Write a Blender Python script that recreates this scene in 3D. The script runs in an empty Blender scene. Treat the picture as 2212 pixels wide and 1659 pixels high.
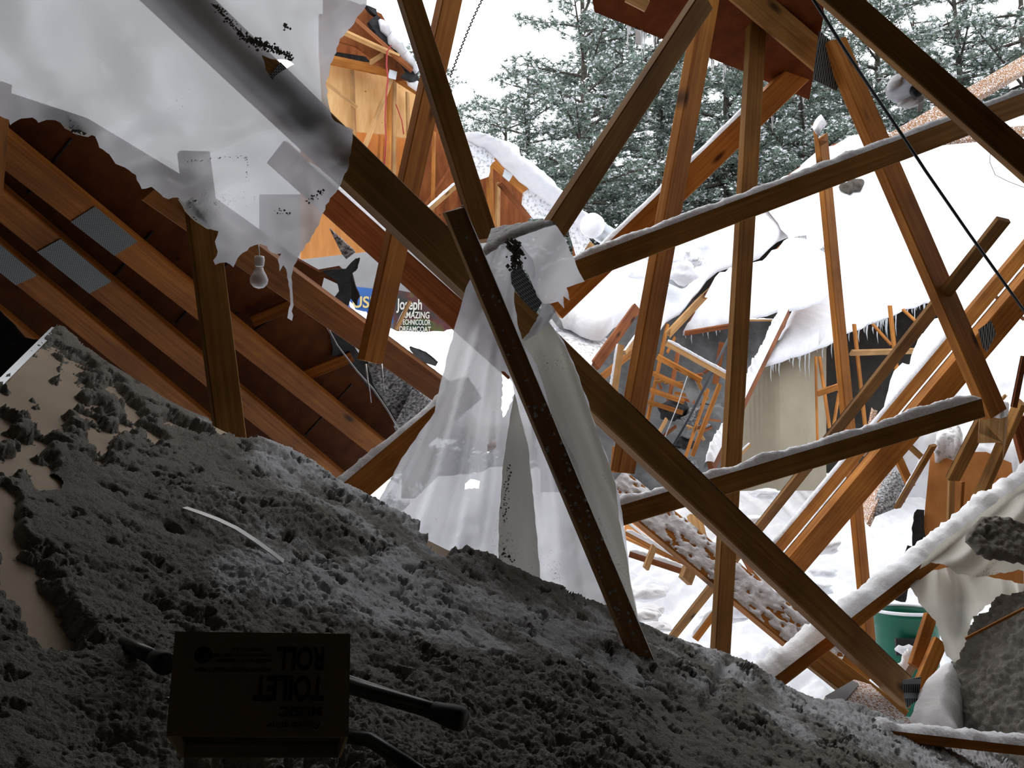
import bpy, bmesh, math, random
import numpy as np
from mathutils import Vector, Matrix, noise as mnoise
from mathutils.geometry import delaunay_2d_cdt

# ------------------------------------------------------------ camera, sky, exposure
SC = bpy.context.scene
F, CX, CY = 2000.0, 1106.0, 829.5
TH = math.radians(5.0)
CAM = Vector((0, 0, 2.2))
cam_d = bpy.data.cameras.new('camera'); cam_d.sensor_width = 36; cam_d.lens = F / 2212 * 36
cam_d.clip_start = 0.02; cam_d.clip_end = 500
cam_o = bpy.data.objects.new('camera', cam_d); SC.collection.objects.link(cam_o)
cam_o.location = CAM; cam_o.rotation_euler = (math.pi / 2 + TH, 0, 0)
SC.camera = cam_o
world = bpy.data.worlds.new('overcast_sky'); SC.world = world; world.use_nodes = True
wn = world.node_tree.nodes; wl = world.node_tree.links
bg = wn['Background']
tc = wn.new('ShaderNodeTexCoord'); sp = wn.new('ShaderNodeSeparateXYZ')
mr = wn.new('ShaderNodeMapRange'); mr.inputs[1].default_value = -0.1; mr.inputs[2].default_value = 0.9
cr = wn.new('ShaderNodeMix'); cr.data_type = 'RGBA'
cr.inputs[6].default_value = (0.88, 0.93, 1.0, 1); cr.inputs[7].default_value = (1.0, 1.0, 1.0, 1)
wl.new(tc.outputs['Generated'], sp.inputs[0]); wl.new(sp.outputs[2], mr.inputs[0])
wl.new(mr.outputs[0], cr.inputs[0]); wl.new(cr.outputs[2], bg.inputs[0])
bg.inputs[1].default_value = 1.0
sun_d = bpy.data.lights.new('cloud_glow', 'SUN'); sun_d.energy = 1.1; sun_d.angle = math.radians(70)
sun_d.color = (1.0, 0.98, 0.96)
sun_o = bpy.data.objects.new('cloud_glow', sun_d); SC.collection.objects.link(sun_o)
sun_o.rotation_euler = (math.radians(-40), math.radians(-32), 0)
VS = SC.view_settings
SC.display_settings.display_device = 'sRGB'
VS.view_transform = 'Standard'; VS.look = 'None'; VS.gamma = 1; VS.use_curve_mapping = False
VS.exposure = 0.95
try:
    SC.cycles.max_bounces = 8; SC.cycles.transparent_max_bounces = 16
except Exception: pass

# ------------------------------------------------------------ helpers
R0 = random.Random(7)
ct, st = math.cos(TH), math.sin(TH)
def P(px, py, d):
    x = (px - CX) / F * d; u = (CY - py) / F * d
    return Vector((x, d * ct - u * st, CAM.z + d * st + u * ct))
def to_px(p):
    q = p - CAM; dep = q.y * ct + q.z * st; u = -q.y * st + q.z * ct
    return CX + q.x / dep * F, CY - u / dep * F, dep
class Plane:
    def __init__(s, a, b, c, off=0.0):
        s.a = P(*a); n = (P(*b) - s.a).cross(P(*c) - s.a).normalized()
        if n.dot(CAM - s.a) < 0: n = -n
        s.n = n; s.a = s.a + n * off
        e = Vector((1, 0, 0)); s.u = (e - n * e.dot(n)).normalized(); s.v = n.cross(s.u)
    def hit(s, px, py, off=0.0):
        r = P(px, py, 1.0) - CAM
        k = (s.a + s.n * off - CAM).dot(s.n) / r.dot(s.n)
        if k < 0 or k > 90: raise ValueError('plane misses pixel %s %s %s' % (px, py, k))
        return CAM + r * k
    def dep(s, px, py, off=0.0): return to_px(s.hit(px, py, off))[2]

def _h(ix, iy, iz, seed):
    n = (ix * 374761393 + iy * 668265263 + iz * 2147483647 + seed * 1274126177) & 0xffffffff
    n = ((n ^ (n >> 13)) * 1274126177) & 0xffffffff
    n = (n ^ (n >> 16)) & 0xffffffff
    return n.astype(np.float64) / 4294967295.0
def vnoise(x, y, seed=0):
    x = np.asarray(x, float); y = np.asarray(y, float)
    ix = np.floor(x).astype(np.int64); iy = np.floor(y).astype(np.int64)
    fx = x - ix; fy = y - iy; fx = fx * fx * (3 - 2 * fx); fy = fy * fy * (3 - 2 * fy)
    z = np.zeros_like(ix)
    a = _h(ix, iy, z, seed); b = _h(ix + 1, iy, z, seed); c = _h(ix, iy + 1, z, seed); d = _h(ix + 1, iy + 1, z, seed)
    return (a + (b - a) * fx) * (1 - fy) + (c + (d - c) * fx) * fy
def fbm(x, y, oct=4, seed=0):
    t = 0; a = .5; tot = 0
    for k in range(oct):
        t = t + a * vnoise(x, y, seed + 17 * k); tot += a; x = x * 2.03 + 5.1; y = y * 2.03 + 1.7; a *= .5
    return t / tot
def worley(x, y, seed=0):
    ix = np.floor(x).astype(np.int64); iy = np.floor(y).astype(np.int64)
    best = np.full(x.shape, 9.0); z = np.zeros_like(ix)
    for dx in (-1, 0, 1):
        for dy in (-1, 0, 1):
            jx = ix + dx + _h(ix + dx, iy + dy, z, seed); jy = iy + dy + _h(ix + dx, iy + dy, z + 3, seed)
            best = np.minimum(best, (x - jx) ** 2 + (y - jy) ** 2)
    return np.sqrt(best)
def sstep(a, b, x):
    t = np.clip((x - a) / (b - a), 0, 1); return t * t * (3 - 2 * t)

def tag(o, label=None, cat=None, group=None, kind=None):
    if label: o['label'] = label
    if cat: o['category'] = cat
    if group: o['group'] = group
    if kind: o['kind'] = kind
    return o
def link(o, parent=None):
    SC.collection.objects.link(o)
    if parent is not None:
        o.parent = parent
        o.matrix_parent_inverse = MW[parent.name].inverted()
    return o
MW = {}
def mesh_obj(name, verts, faces, mat, parent=None, smooth=False, mw=None, mats=None, fm=None):
    verts = np.asarray([tuple(v) for v in verts], float) if not isinstance(verts, np.ndarray) else verts
    me = bpy.data.meshes.new(name)
    if mw is None:
        c = verts.mean(axis=0) if len(verts) else np.zeros(3)
        verts = verts - c; mw = Matrix.Translation(Vector(c))
    me.from_pydata(verts.tolist(), [], faces if isinstance(faces, list) else faces.tolist())
    for m in (mats or [mat]): me.materials.append(m)
    if fm is not None: me.polygons.foreach_set('material_index', fm)
    if smooth: me.polygons.foreach_set('use_smooth', [True] * len(me.polygons))
    me.update()
    o = bpy.data.objects.new(name, me)
    o.matrix_world = mw
    MW_set(o, mw, parent)
    return o
def MW_set(o, mw, parent):
    SC.collection.objects.link(o); MW[o.name] = mw.copy()
    if parent is not None:
        o.parent = parent; o.matrix_parent_inverse = MW[parent.name].inverted()
        o.matrix_basis = mw
def empty(name, loc, label=None, cat=None, group=None, kind=None):
    o = bpy.data.objects.new(name, None); o.empty_display_size = .1
    mw = Matrix.Translation(Vector(loc)); o.matrix_world = mw
    MW_set(o, mw, None)
    return tag(o, label, cat, group, kind)

# ------------------------------------------------------------ materials
def mat_new(name):
    m = bpy.data.materials.new(name); m.use_nodes = True
    nt = m.node_tree; b = nt.nodes['Principled BSDF']
    return m, nt, b
def N(nt, t, **kw):
    n = nt.nodes.new(t)
    for k, v in kw.items(): setattr(n, k, v)
    return n
def mixc(nt, fac, a, b):
    n = N(nt, 'ShaderNodeMix', data_type='RGBA')
    for s, v in ((0, fac), (6, a), (7, b)):
        if hasattr(v, 'links') or isinstance(v, bpy.types.NodeSocket): nt.links.new(v, n.inputs[s])
        elif s == 0: n.inputs[0].default_value = v
        else: n.inputs[s].default_value = (*v, 1)
    return n.outputs[2]
def ramp(nt, src, stops):
    n = N(nt, 'ShaderNodeValToRGB'); cr = n.color_ramp
    while len(cr.elements) < len(stops): cr.elements.new(.5)
    for e, (p, c) in zip(cr.elements, stops):
        e.position = p; e.color = (*c, 1) if len(c) == 3 else c
    nt.links.new(src, n.inputs[0]); return n.outputs[0]
def noise_n(nt, vec, scale, det=4, rough=.55):
    n = N(nt, 'ShaderNodeTexNoise'); n.inputs['Scale'].default_value = scale
    n.inputs['Detail'].default_value = det; n.inputs['Roughness'].default_value = rough
    nt.links.new(vec, n.inputs['Vector']); return n
def bump(nt, b, h, dist=.002, strength=.6):
    n = N(nt, 'ShaderNodeBump'); n.inputs['Strength'].default_value = strength; n.inputs['Distance'].default_value = dist
    nt.links.new(h, n.inputs['Height']); nt.links.new(n.outputs[0], b.inputs['Normal'])
def mat_wood(name, light, dark, rough=.62, wet=0.0, snowdust=0.0):
    m, nt, b = mat_new(name)
    t = N(nt, 'ShaderNodeTexCoord'); oi = N(nt, 'ShaderNodeObjectInfo')
    mp = N(nt, 'ShaderNodeVectorMath', operation='MULTIPLY'); mp.inputs[1].default_value = (1.1, 34, 34)
    ad = N(nt, 'ShaderNodeVectorMath', operation='ADD')
    sc = N(nt, 'ShaderNodeVectorMath', operation='SCALE'); sc.inputs[0].default_value = (7, 13, 5)
    nt.links.new(oi.outputs['Random'], sc.inputs['Scale'])
    nt.links.new(t.outputs['Object'], ad.inputs[0]); nt.links.new(sc.outputs[0], ad.inputs[1])
    nt.links.new(ad.outputs[0], mp.inputs[0])
    n1 = noise_n(nt, mp.outputs[0], 2.2, 5, .6)
    grain = ramp(nt, n1.outputs[0], [(.3, dark), (.5, tuple((a + c) / 2 for a, c in zip(light, dark))), (.68, light)])
    n2 = noise_n(nt, ad.outputs[0], 3.0, 3)
    blot = ramp(nt, n2.outputs[0], [(.3, (.62, .58, .55)), (.65, (1.1, 1.08, 1.05))])
    mm = N(nt, 'ShaderNodeMix', data_type='RGBA', blend_type='MULTIPLY'); mm.inputs[0].default_value = 1
    nt.links.new(grain, mm.inputs[6]); nt.links.new(blot, mm.inputs[7])
    # knots
    v = N(nt, 'ShaderNodeTexVoronoi'); v.inputs['Scale'].default_value = 1.0
    kp = N(nt, 'ShaderNodeVectorMath', operation='MULTIPLY'); kp.inputs[1].default_value = (2.6, 8, .6)
    nt.links.new(ad.outputs[0], kp.inputs[0]); nt.links.new(kp.outputs[0], v.inputs['Vector'])
    kf = ramp(nt, v.outputs['Distance'], [(.05, (1, 1, 1)), (.15, (0, 0, 0))])
    col = mixc(nt, kf, mm.outputs[2], tuple(c * .22 for c in dark))
    hv = N(nt, 'ShaderNodeHueSaturation')
    mr = N(nt, 'ShaderNodeMapRange'); mr.inputs[3].default_value = .78; mr.inputs[4].default_value = 1.15
    nt.links.new(oi.outputs['Random'], mr.inputs[0]); nt.links.new(mr.outputs[0], hv.inputs['Value'])
    nt.links.new(col, hv.inputs['Color'])
    nt.links.new(hv.outputs[0], b.inputs['Base Color'])
    b.inputs['Roughness'].default_value = rough; b.inputs['Specular IOR Level'].default_value = .14
    if snowdust > 0:
        n3 = noise_n(nt, t.outputs['Object'], 130, 3, .55)
        lo = .62 - snowdust * .3
        sf = ramp(nt, n3.outputs[0], [(lo, (0, 0, 0)), (lo + .08, (1, 1, 1))])
        c2 = mixc(nt, sf, hv.outputs[0], (.85, .87, .92)); nt.links.new(c2, b.inputs['Base Color'])
    bump(nt, b, n1.outputs[0], .0012, .5)
    return m
def mat_noise(name, a, c, scale=8, rough=.85, bs=0.0, bd=.01, lo=.35, hi=.65, det=5, metal=0, spec=.3, coord='Object'):
    m, nt, b = mat_new(name)
    t = N(nt, 'ShaderNodeTexCoord'); n = noise_n(nt, t.outputs[coord], scale, det, .62)
    nt.links.new(ramp(nt, n.outputs[0], [(lo, a), (hi, c)]), b.inputs['Base Color'])
    b.inputs['Roughness'].default_value = rough; b.inputs['Metallic'].default_value = metal
    b.inputs['Specular IOR Level'].default_value = spec
    if bs: bump(nt, b, n.outputs[0], bd, bs)
    return m
def mat_ply(name, light, dark):
    m, nt, b = mat_new(name)
    t = N(nt, 'ShaderNodeTexCoord')
    mp = N(nt, 'ShaderNodeVectorMath', operation='MULTIPLY'); mp.inputs[1].default_value = (3, 3, .7)
    nt.links.new(t.outputs['Object'], mp.inputs[0])
    n1 = noise_n(nt, mp.outputs[0], 4, 8, .65)
    c = ramp(nt, n1.outputs[0], [(.3, dark), (.7, light)])
    v = N(nt, 'ShaderNodeTexVoronoi'); v.inputs['Scale'].default_value = 5
    nt.links.new(t.outputs['Object'], v.inputs['Vector'])
    kf = ramp(nt, v.outputs['Distance'], [(.02, (1, 1, 1)), (.06, (0, 0, 0))])
    nt.links.new(mixc(nt, kf, c, tuple(x * .25 for x in dark)), b.inputs['Base Color'])
    b.inputs['Roughness'].default_value = .8; b.inputs['Specular IOR Level'].default_value = .1
    return m
def mat_film(name, col=(.86, .87, .9), dirt=.5, transl=.6, clear=.06):
    m = bpy.data.materials.new(name); m.use_nodes = True; nt = m.node_tree
    out = nt.nodes['Material Output']; nt.nodes.remove(nt.nodes['Principled BSDF'])
    t = N(nt, 'ShaderNodeTexCoord')
    n = noise_n(nt, t.outputs['Object'], 150, 4, .6)
    n2 = noise_n(nt, t.outputs['Object'], 6, 3)
    mu = N(nt, 'ShaderNodeMath', operation='MULTIPLY'); nt.links.new(n.outputs[0], mu.inputs[0]); nt.links.new(n2.outputs[0], mu.inputs[1])
    d = ramp(nt, mu.outputs[0], [(.41 - .05 * dirt, (0, 0, 0)), (.5 - .05 * dirt, (.9, .9, .9))])
    n3 = noise_n(nt, t.outputs['Object'], 3, 4)
    base = ramp(nt, n3.outputs[0], [(.3, tuple(c * .86 for c in col)), (.6, col)])
    c = mixc(nt, d, base, (.16, .14, .1))
    di = N(nt, 'ShaderNodeBsdfDiffuse'); tr = N(nt, 'ShaderNodeBsdfTranslucent'); gl = N(nt, 'ShaderNodeBsdfGlossy'); cl = N(nt, 'ShaderNodeBsdfTransparent')
    gl.inputs['Roughness'].default_value = .32
    nt.links.new(c, di.inputs[0]); nt.links.new(c, tr.inputs[0])
    a = N(nt, 'ShaderNodeMixShader'); a.inputs[0].default_value = transl
    nt.links.new(di.outputs[0], a.inputs[1]); nt.links.new(tr.outputs[0], a.inputs[2])
    b2 = N(nt, 'ShaderNodeMixShader'); b2.inputs[0].default_value = .07
    nt.links.new(a.outputs[0], b2.inputs[1]); nt.links.new(gl.outputs[0], b2.inputs[2])
    c3 = N(nt, 'ShaderNodeMixShader'); c3.inputs[0].default_value = clear
    nt.links.new(b2.outputs[0], c3.inputs[1]); nt.links.new(cl.outputs[0], c3.inputs[2])
    nt.links.new(c3.outputs[0], out.inputs[0])
    w = noise_n(nt, t.outputs['Object'], 14, 4)
    bn = N(nt, 'ShaderNodeBump'); bn.inputs['Distance'].default_value = .004; bn.inputs['Strength'].default_value = .5
    nt.links.new(w.outputs[0], bn.inputs['Height'])
    for s in (di, tr, gl): nt.links.new(bn.outputs[0], s.inputs['Normal'])
    return m
def mat_plate(name, col=(.22, .24, .25)):
    m, nt, b = mat_new(name)
    t = N(nt, 'ShaderNodeTexCoord')
    br = N(nt, 'ShaderNodeTexBrick'); br.inputs['Scale'].default_value = 60; br.offset = .5
    br.inputs['Color1'].default_value = (.015, .015, .015, 1); br.inputs['Color2'].default_value = (.02, .02, .02, 1)
    br.inputs['Mortar'].default_value = (*col, 1); br.inputs['Mortar Size'].default_value = .055
    br.inputs['Brick Width'].default_value = .5; br.inputs['Row Height'].default_value = .28
    nt.links.new(t.outputs['Object'], br.inputs[0])
    nt.links.new(br.outputs[0], b.inputs['Base Color'])
    b.inputs['Roughness'].default_value = .45; b.inputs['Metallic'].default_value = .5
    return m
def mat_plain(name, c, rough=.6, metal=0, spec=.4, trans=0):
    m, nt, b = mat_new(name); b.inputs['Base Color'].default_value = (*c, 1)
    b.inputs['Roughness'].default_value = rough; b.inputs['Metallic'].default_value = metal
    b.inputs['Specular IOR Level'].default_value = spec
    if trans: b.inputs['Transmission Weight'].default_value = trans
    return m

M = {}
M['honey'] = mat_wood('pine_honey', (.57, .25, .055), (.35, .115, .02))
M['amber'] = mat_wood('pine_amber', (.44, .17, .03), (.23, .07, .01))
M['brown'] = mat_wood('pine_weathered', (.42, .215, .06), (.24, .108, .025))
M['plydark'] = mat_ply('plywood_dark_red', (.19, .05, .01), (.09, .02, .004))  # deeper tone of the red plywood, for the overhead piece
M['pale'] = mat_wood('pine_pale', (.62, .38, .17), (.42, .22, .08))
M['red'] = mat_wood('pine_red_wet', (.38, .135, .045), (.2, .055, .018))
M['honeysnow'] = mat_wood('pine_snow_dusted', (.5, .25, .09), (.3, .12, .04), snowdust=.55)
M['lightsnow'] = mat_wood('pine_light_snow_dusting', (.5, .27, .12), (.33, .15, .06), snowdust=.36)
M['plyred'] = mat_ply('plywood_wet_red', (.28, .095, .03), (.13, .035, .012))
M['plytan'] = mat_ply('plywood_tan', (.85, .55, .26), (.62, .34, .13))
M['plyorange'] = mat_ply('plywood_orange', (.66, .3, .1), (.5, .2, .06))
M['snow'] = mat_noise('snow', (.84, .86, .92), (.93, .94, .97), 9, .8, .5, .02, spec=.2)
M['snowrough'] = mat_noise('snow_on_timber', (.74, .75, .82), (.92, .93, .97), 60, .8, .8, .006, spec=.2)
M['shingle'] = mat_noise('snowy_shingle', (.07, .07, .07), (.6, .62, .66), 70, .9, .6, .01, lo=.4, hi=.66)
M['shinglesnow'] = mat_noise('shingles_under_snow', (.42, .42, .42), (.92, .93, .97), 30, .9, .6, .01, lo=.36, hi=.5)
M['tar'] = mat_noise('tar_paper', (.008, .008, .009), (.03, .03, .032), 20, .75, .5, .01)
M['drywall'] = mat_noise('drywall', (.44, .34, .25), (.53, .42, .31), 5, .8, .2, .002)
M['film'] = mat_film('clear_plastic_film', (.7, .71, .76), .35, .72, .12)
M['filmdirty'] = mat_film('dirty_plastic_film', (.66, .64, .57), .8, .5, .02)
M['plate'] = mat_plate('nail_plate')
M['metal'] = mat_plain('galvanised_metal', (.5, .53, .56), .4, .6)
M['black'] = mat_plain('black_metal_tube', (.025, .03, .03), .35, .2)
M['rubber'] = mat_plain('black_rubber', (.012, .012, .012), .6)
M['ice'] = mat_plain('ice', (.8, .84, .88), .15, 0, .6, .45)
M['cable'] = mat_plain('dark_cable', (.015, .02, .03), .5)
M['redwire'] = mat_plain('red_wire', (.38, .03, .03), .5)
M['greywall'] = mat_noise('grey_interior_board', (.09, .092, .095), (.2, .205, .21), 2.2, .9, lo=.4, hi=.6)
M['palewall'] = mat_noise('pale_grey_wall', (.26, .27, .28), (.32, .33, .34), 2.2, .9)
M['shadewall'] = mat_noise('interior_shade_board', (.016, .014, .012), (.035, .03, .025), 3, .9)  # near-black albedo puts the interior shade into the wall colour
M['darkwall'] = mat_noise('brown_interior_board', (.085, .065, .045), (.13, .1, .07), 3, .9)
M['tanwall'] = mat_noise('tan_painted_wall', (.3, .26, .19), (.36, .31, .23), 2, .85)
M['bark'] = mat_noise('bark', (.035, .028, .022), (.1, .085, .07), 12, .9, .6, .02)
M['needle'] = mat_noise('frost_haze_needles', (.12, .17, .13), (.24, .3, .25), 2.5, .7, lo=.3, hi=.7)  # needle green lightened: frost and distance haze are put into the colour
M['green'] = mat_plain('green_plastic', (.0, .11, .065), .45)
M['white'] = mat_plain('white_plastic', (.75, .76, .78), .4)
M['card'] = mat_noise('tan_carton', (.42, .37, .27), (.5, .44, .33), 8, .8)
M['cardin'] = mat_plain('carton_shadow_side', (.30, .24, .17), .85)
M['ink'] = mat_plain('black_ink', (.01, .01, .01), .6)

# ------------------------------------------------------------ shape helpers
def frame(p0, p1, side='L', ratio=.33):
    a = (p1 - p0).normalized(); mid = (p0 + p1) / 2; v = (mid - CAM).normalized()
    n0 = (-v - a * (-v).dot(a)).normalized(); s = a.cross(n0)
    q0 = to_px(mid); q1 = to_px(mid + s * .05); dx, dy = q1[0] - q0[0], q1[1] - q0[1]
    want = {'L': (-1, 0), 'R': (1, 0), 'T': (0, -1), 'B': (0, 1)}[side]
    if dx * want[0] + dy * want[1] < 0: s = -s
    phi = math.atan(ratio / .43)
    s2 = s * math.cos(phi) + n0 * math.sin(phi); n2 = n0 * math.cos(phi) - s * math.sin(phi)
    return a, s2, n2, phi
def box_beam(name, p0, p1, s, n, w, t, mat, parent=None, broken=(0, 0), seed=0, wob=.0):
    """timber: length along local X, wide face normal = local Z, width = local Y"""
    rr = random.Random(seed * 31 + 5)
    a = (p1 - p0).normalized(); L = (p1 - p0).length
    if a.cross(s).dot(n) < 0: s = -s
    mw = Matrix(((a.x, s.x, n.x, p0.x), (a.y, s.y, n.y, p0.y), (a.z, s.z, n.z, p0.z), (0, 0, 0, 1)))
    e = min(w, t) * .09; W, T = w / 2, t / 2
    prof = [(-W + e, -T), (W - e, -T), (W, -T + e), (W, T - e), (W - e, T), (-W + e, T), (-W, T - e), (-W, -T + e)]
    nseg = max(2, int(L / .12)); vs = []; fs = []
    for i in range(nseg + 1):
        k = i / nseg; x = L * k
        oy = wob * math.sin(k * 2.7 + seed); oz = wob * .5 * math.cos(k * 3.1 + seed)
        for (y, z) in prof:
            xx = x
            if i == 0 and broken[0]: xx = x + rr.random() * broken[0]
            if i == nseg and broken[1]: xx = x - rr.random() * broken[1]
            vs.append((xx, y + oy, z + oz))
    m = len(prof)
    for i in range(nseg):
        for j in range(m):
            fs.append((i * m + j, i * m + (j + 1) % m, (i + 1) * m + (j + 1) % m, (i + 1) * m + j))
    fs.append(tuple(reversed(range(m)))); fs.append(tuple(nseg * m + j for j in range(m)))
    # outward check
    o = mesh_obj(name, vs, fs, mat, parent, mw=mw)
    return o, mw
def snow_strip(parent, mw, L, w, t, h=.01, rng=(0, 1), mat='snowrough', seed=1, name='snow', spread=1.0):
    """snow lying along the side of a timber that faces most upward"""
    R = mw.to_3x3(); best = None
    for ax, lat, off, hw in ((1, 2, w / 2, t / 2), (2, 1, t / 2, w / 2)):
        for sg in (1, -1):
            nn = R.col[ax] * sg; sc = nn.z
            if best is None or sc > best[0]: best = (sc, ax, lat, off * sg, hw, sg)
    _, ax, lat, off, hw, sg = best
    hw *= spread
    x0, x1 = L * rng[0], L * rng[1]; nx = max(4, int((x1 - x0) / .014)); nx = min(nx, 260); ny = 7
    xs = np.linspace(x0, x1, nx); vs = []; fs = []
    hn = fbm(xs * 16 + seed * 9.1, xs * 0 + seed, 4, seed); h2 = fbm(xs * 2.3, xs * 0 + seed * 3.3, 2, seed + 5)
    for i, x in enumerate(xs):
        endf = min(1, (i + .3) / 3, (nx - 1 - i + .3) / 3)
        hh = h * (.25 + .9 * hn[i] + .5 * (h2[i] - .4)) * endf
        for j in range(ny):
            v = -1 + 2 * j / (ny - 1); z = off + sg * (hh * (1 - abs(v) ** 3) * (1 + .3 * (R0.random() - .5)) - .0006 + .0012 * 0)
            if j in (0, ny - 1): z = off - sg * .002
            c = [0, 0, 0]; c[0] = x; c[lat] = v * (hw + .0015 + .001 * R0.random()); c[ax] = z
            vs.append(tuple(c))
    for i in range(nx - 1):
        for j in range(ny - 1):
            a = i * ny + j; fs.append((a, a + 1, a + ny + 1, a + ny))
    vs.append
    o = mesh_obj(name, vs, fs, M[mat], parent, smooth=True, mw=mw)
    return o
BEAMS = {}
def face_snow(bo, x0, x1, h=.012, y0=-.92, y1=1.0, seed=3, mat='snowrough', name='snow_crust'):
    o, mw, L, w, t = BEAMS[bo.name]
    n = mw.to_3x3().col[2]; sg = 1 if n.dot(CAM - mw.translation) > 0 else -1
    nx = int((x1 - x0) * L / .012); ny = 22; X, Y = np.meshgrid(np.linspace(x0 * L, x1 * L, nx), np.linspace(y0, y1, ny), indexing='ij')
    hh = h * (.5 + .9 * fbm(X * 30, Y * 3 + seed, 4, seed)) * (.55 + .45 * vnoise(X * 60, Y * 5)) - h * 1.3 * sstep(.62, .72, fbm(X * 22 + 9, Y * 3.3, 3, seed + 4)) - h * .8 * sstep(.6, 1, np.abs(Y)) * fbm(X * 40, Y, 2, 8) * 1.6
    V = np.stack([X, Y * w / 2, sg * (t / 2 + hh)], -1).reshape(-1, 3); i = (np.arange(nx - 1)[:, None] * ny + np.arange(ny - 1)[None]).ravel()
    return mesh_obj(name, V, np.stack([i, i + 1, i + ny + 1, i + ny], 1), M[mat], o, True, mw=mw)
def beam(name, a, b, W, S=8, side='L', mat='honey', label=None, cat='timber', group=None, snow=0, srng=(0, 1),
         parent=None, broken=(0, 0), wob=.0, spread=1.0, smat='snowrough'):
    """a, b = (px, py, depth) of the centre line ends; W = whole apparent width, S = apparent width of the narrow side, both in photo pixels at mid length"""
    p0, p1 = P(*a), P(*b); dm = to_px((p0 + p1) / 2)[2]
    Fp = max(W - S, 1.0)
    A, s, n, phi = frame(p0, p1, side, S / Fp)
    w = Fp * dm / F / math.cos(phi); t = .43 * w
    seed = len(BEAMS) + 1
    o, mw = box_beam(name, p0, p1, s, n, w, t, M[mat], parent, broken, seed, wob)
    L = (p1 - p0).length
    if snow: snow_strip(o, mw, L, w, t, snow, srng, smat, seed, spread=spread)
    if label: tag(o, label, cat, group)
    BEAMS[o.name] = (o, mw, L, w, t)
    return o
def face_plate(bo, x0, x1, wfrac=.96, dy=0.0, mat='plate', name='nail_plate', face=None):
    """metal nail plate lying on the face of a timber that the photo shows"""
    o, mw, L, w, t = BEAMS[bo.name]
    n = mw.to_3x3().col[2]; sg = 1 if n.dot(CAM - mw.translation) > 0 else -1
    z = sg * (t / 2 + .0012); hw = w / 2 * wfrac
    vs = []; fs = []
    for zz in (z, z + sg * .0015):
        vs += [(x0 * L, -hw + dy, zz), (x1 * L, -hw + dy, zz), (x1 * L, hw + dy, zz), (x0 * L, hw + dy, zz)]
    fs = [(0, 1, 2, 3), (7, 6, 5, 4), (0, 4, 5, 1), (1, 5, 6, 2), (2, 6, 7, 3), (3, 7, 4, 0)]
    return mesh_obj(name, vs, fs, M[mat], o, mw=mw)
def jag(poly, amp, step, seed=0, close=True):
    """roughen a traced outline: extra points every `step` pixels pushed sideways by up to `amp`"""
    rr = random.Random(seed); out = []
    n = len(poly)
    for i in range(n if close else n - 1):
        a = poly[i]; b = poly[(i + 1) % n]; L = math.hypot(b[0] - a[0], b[1] - a[1]); k = max(1, int(L / step))
        for j in range(k):
            f = j / k; x = a[0] + (b[0] - a[0]) * f; y = a[1] + (b[1] - a[1]) * f
            if amp: x += rr.uniform(-amp, amp); y += rr.uniform(-amp, amp)
            out.append((x, y))
    return out
def inside(x, y, poly):
    p = np.asarray(poly); x = np.asarray(x); y = np.asarray(y); r = np.zeros(x.shape, bool)
    j = len(p) - 1
    for i in range(len(p)):
        xi, yi = p[i]; xj, yj = p[j]
        c = ((yi > y) != (yj > y)); den = (yj - yi) if yj != yi else 1e-9
        r ^= c & (x < (xj - xi) * (y - yi) / den + xi); j = i
    return r
def cdt(poly, spacing, holes=()):
    pts = [Vector(p) for p in poly]; edges = [(i, (i + 1) % len(poly)) for i in range(len(poly))]
    for h in holes:
        b = len(pts); pts += [Vector(p) for p in h]; edges += [(b + i, b + (i + 1) % len(h)) for i in range(len(h))]
    pa = np.array(poly); x0, y0 = pa.min(0); x1, y1 = pa.max(0)
    gx, gy = np.meshgrid(np.arange(x0, x1, spacing), np.arange(y0, y1, spacing * .9))
    gx = gx + (np.arange(gx.shape[0]) % 2)[:, None] * spacing / 2
    gx = gx.ravel() + np.random.RandomState(3).uniform(-.15, .15, gx.size) * spacing; gy = gy.ravel()
    ins = inside(gx, gy, poly)
    for h in holes: ins &= ~inside(gx, gy, h)
    pts += [Vector((a, b)) for a, b in zip(gx[ins], gy[ins])]
    v, e, f, *_ = delaunay_2d_cdt(pts, edges, [], 0, 1e-4)
    V = np.array([tuple(q) for q in v]); T = np.array([t for t in f if len(t) == 3])
    c = V[T].mean(1); k = inside(c[:, 0], c[:, 1], poly)
    for h in holes: k &= ~inside(c[:, 0], c[:, 1], h)
    return V, T[k]
def sheet(name, poly, dfn, spacing, mat, parent=None, holes=(), label=None, cat=None, smooth=True, solid=0, kind=None, group=None):
    V, T = cdt(poly, spacing, holes)
    D = dfn(V[:, 0], V[:, 1])
    x = (V[:, 0] - CX) / F * D; u = (CY - V[:, 1]) / F * D
    W = np.stack([x, D * ct - u * st, CAM.z + D * st + u * ct], 1)
    o = mesh_obj(name, W, T, mat, parent, smooth)
    if solid:
        md = o.modifiers.new('thickness', 'SOLIDIFY'); md.thickness = solid; md.offset = 0
    if label or kind: tag(o, label, cat, group, kind)
    return o
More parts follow.
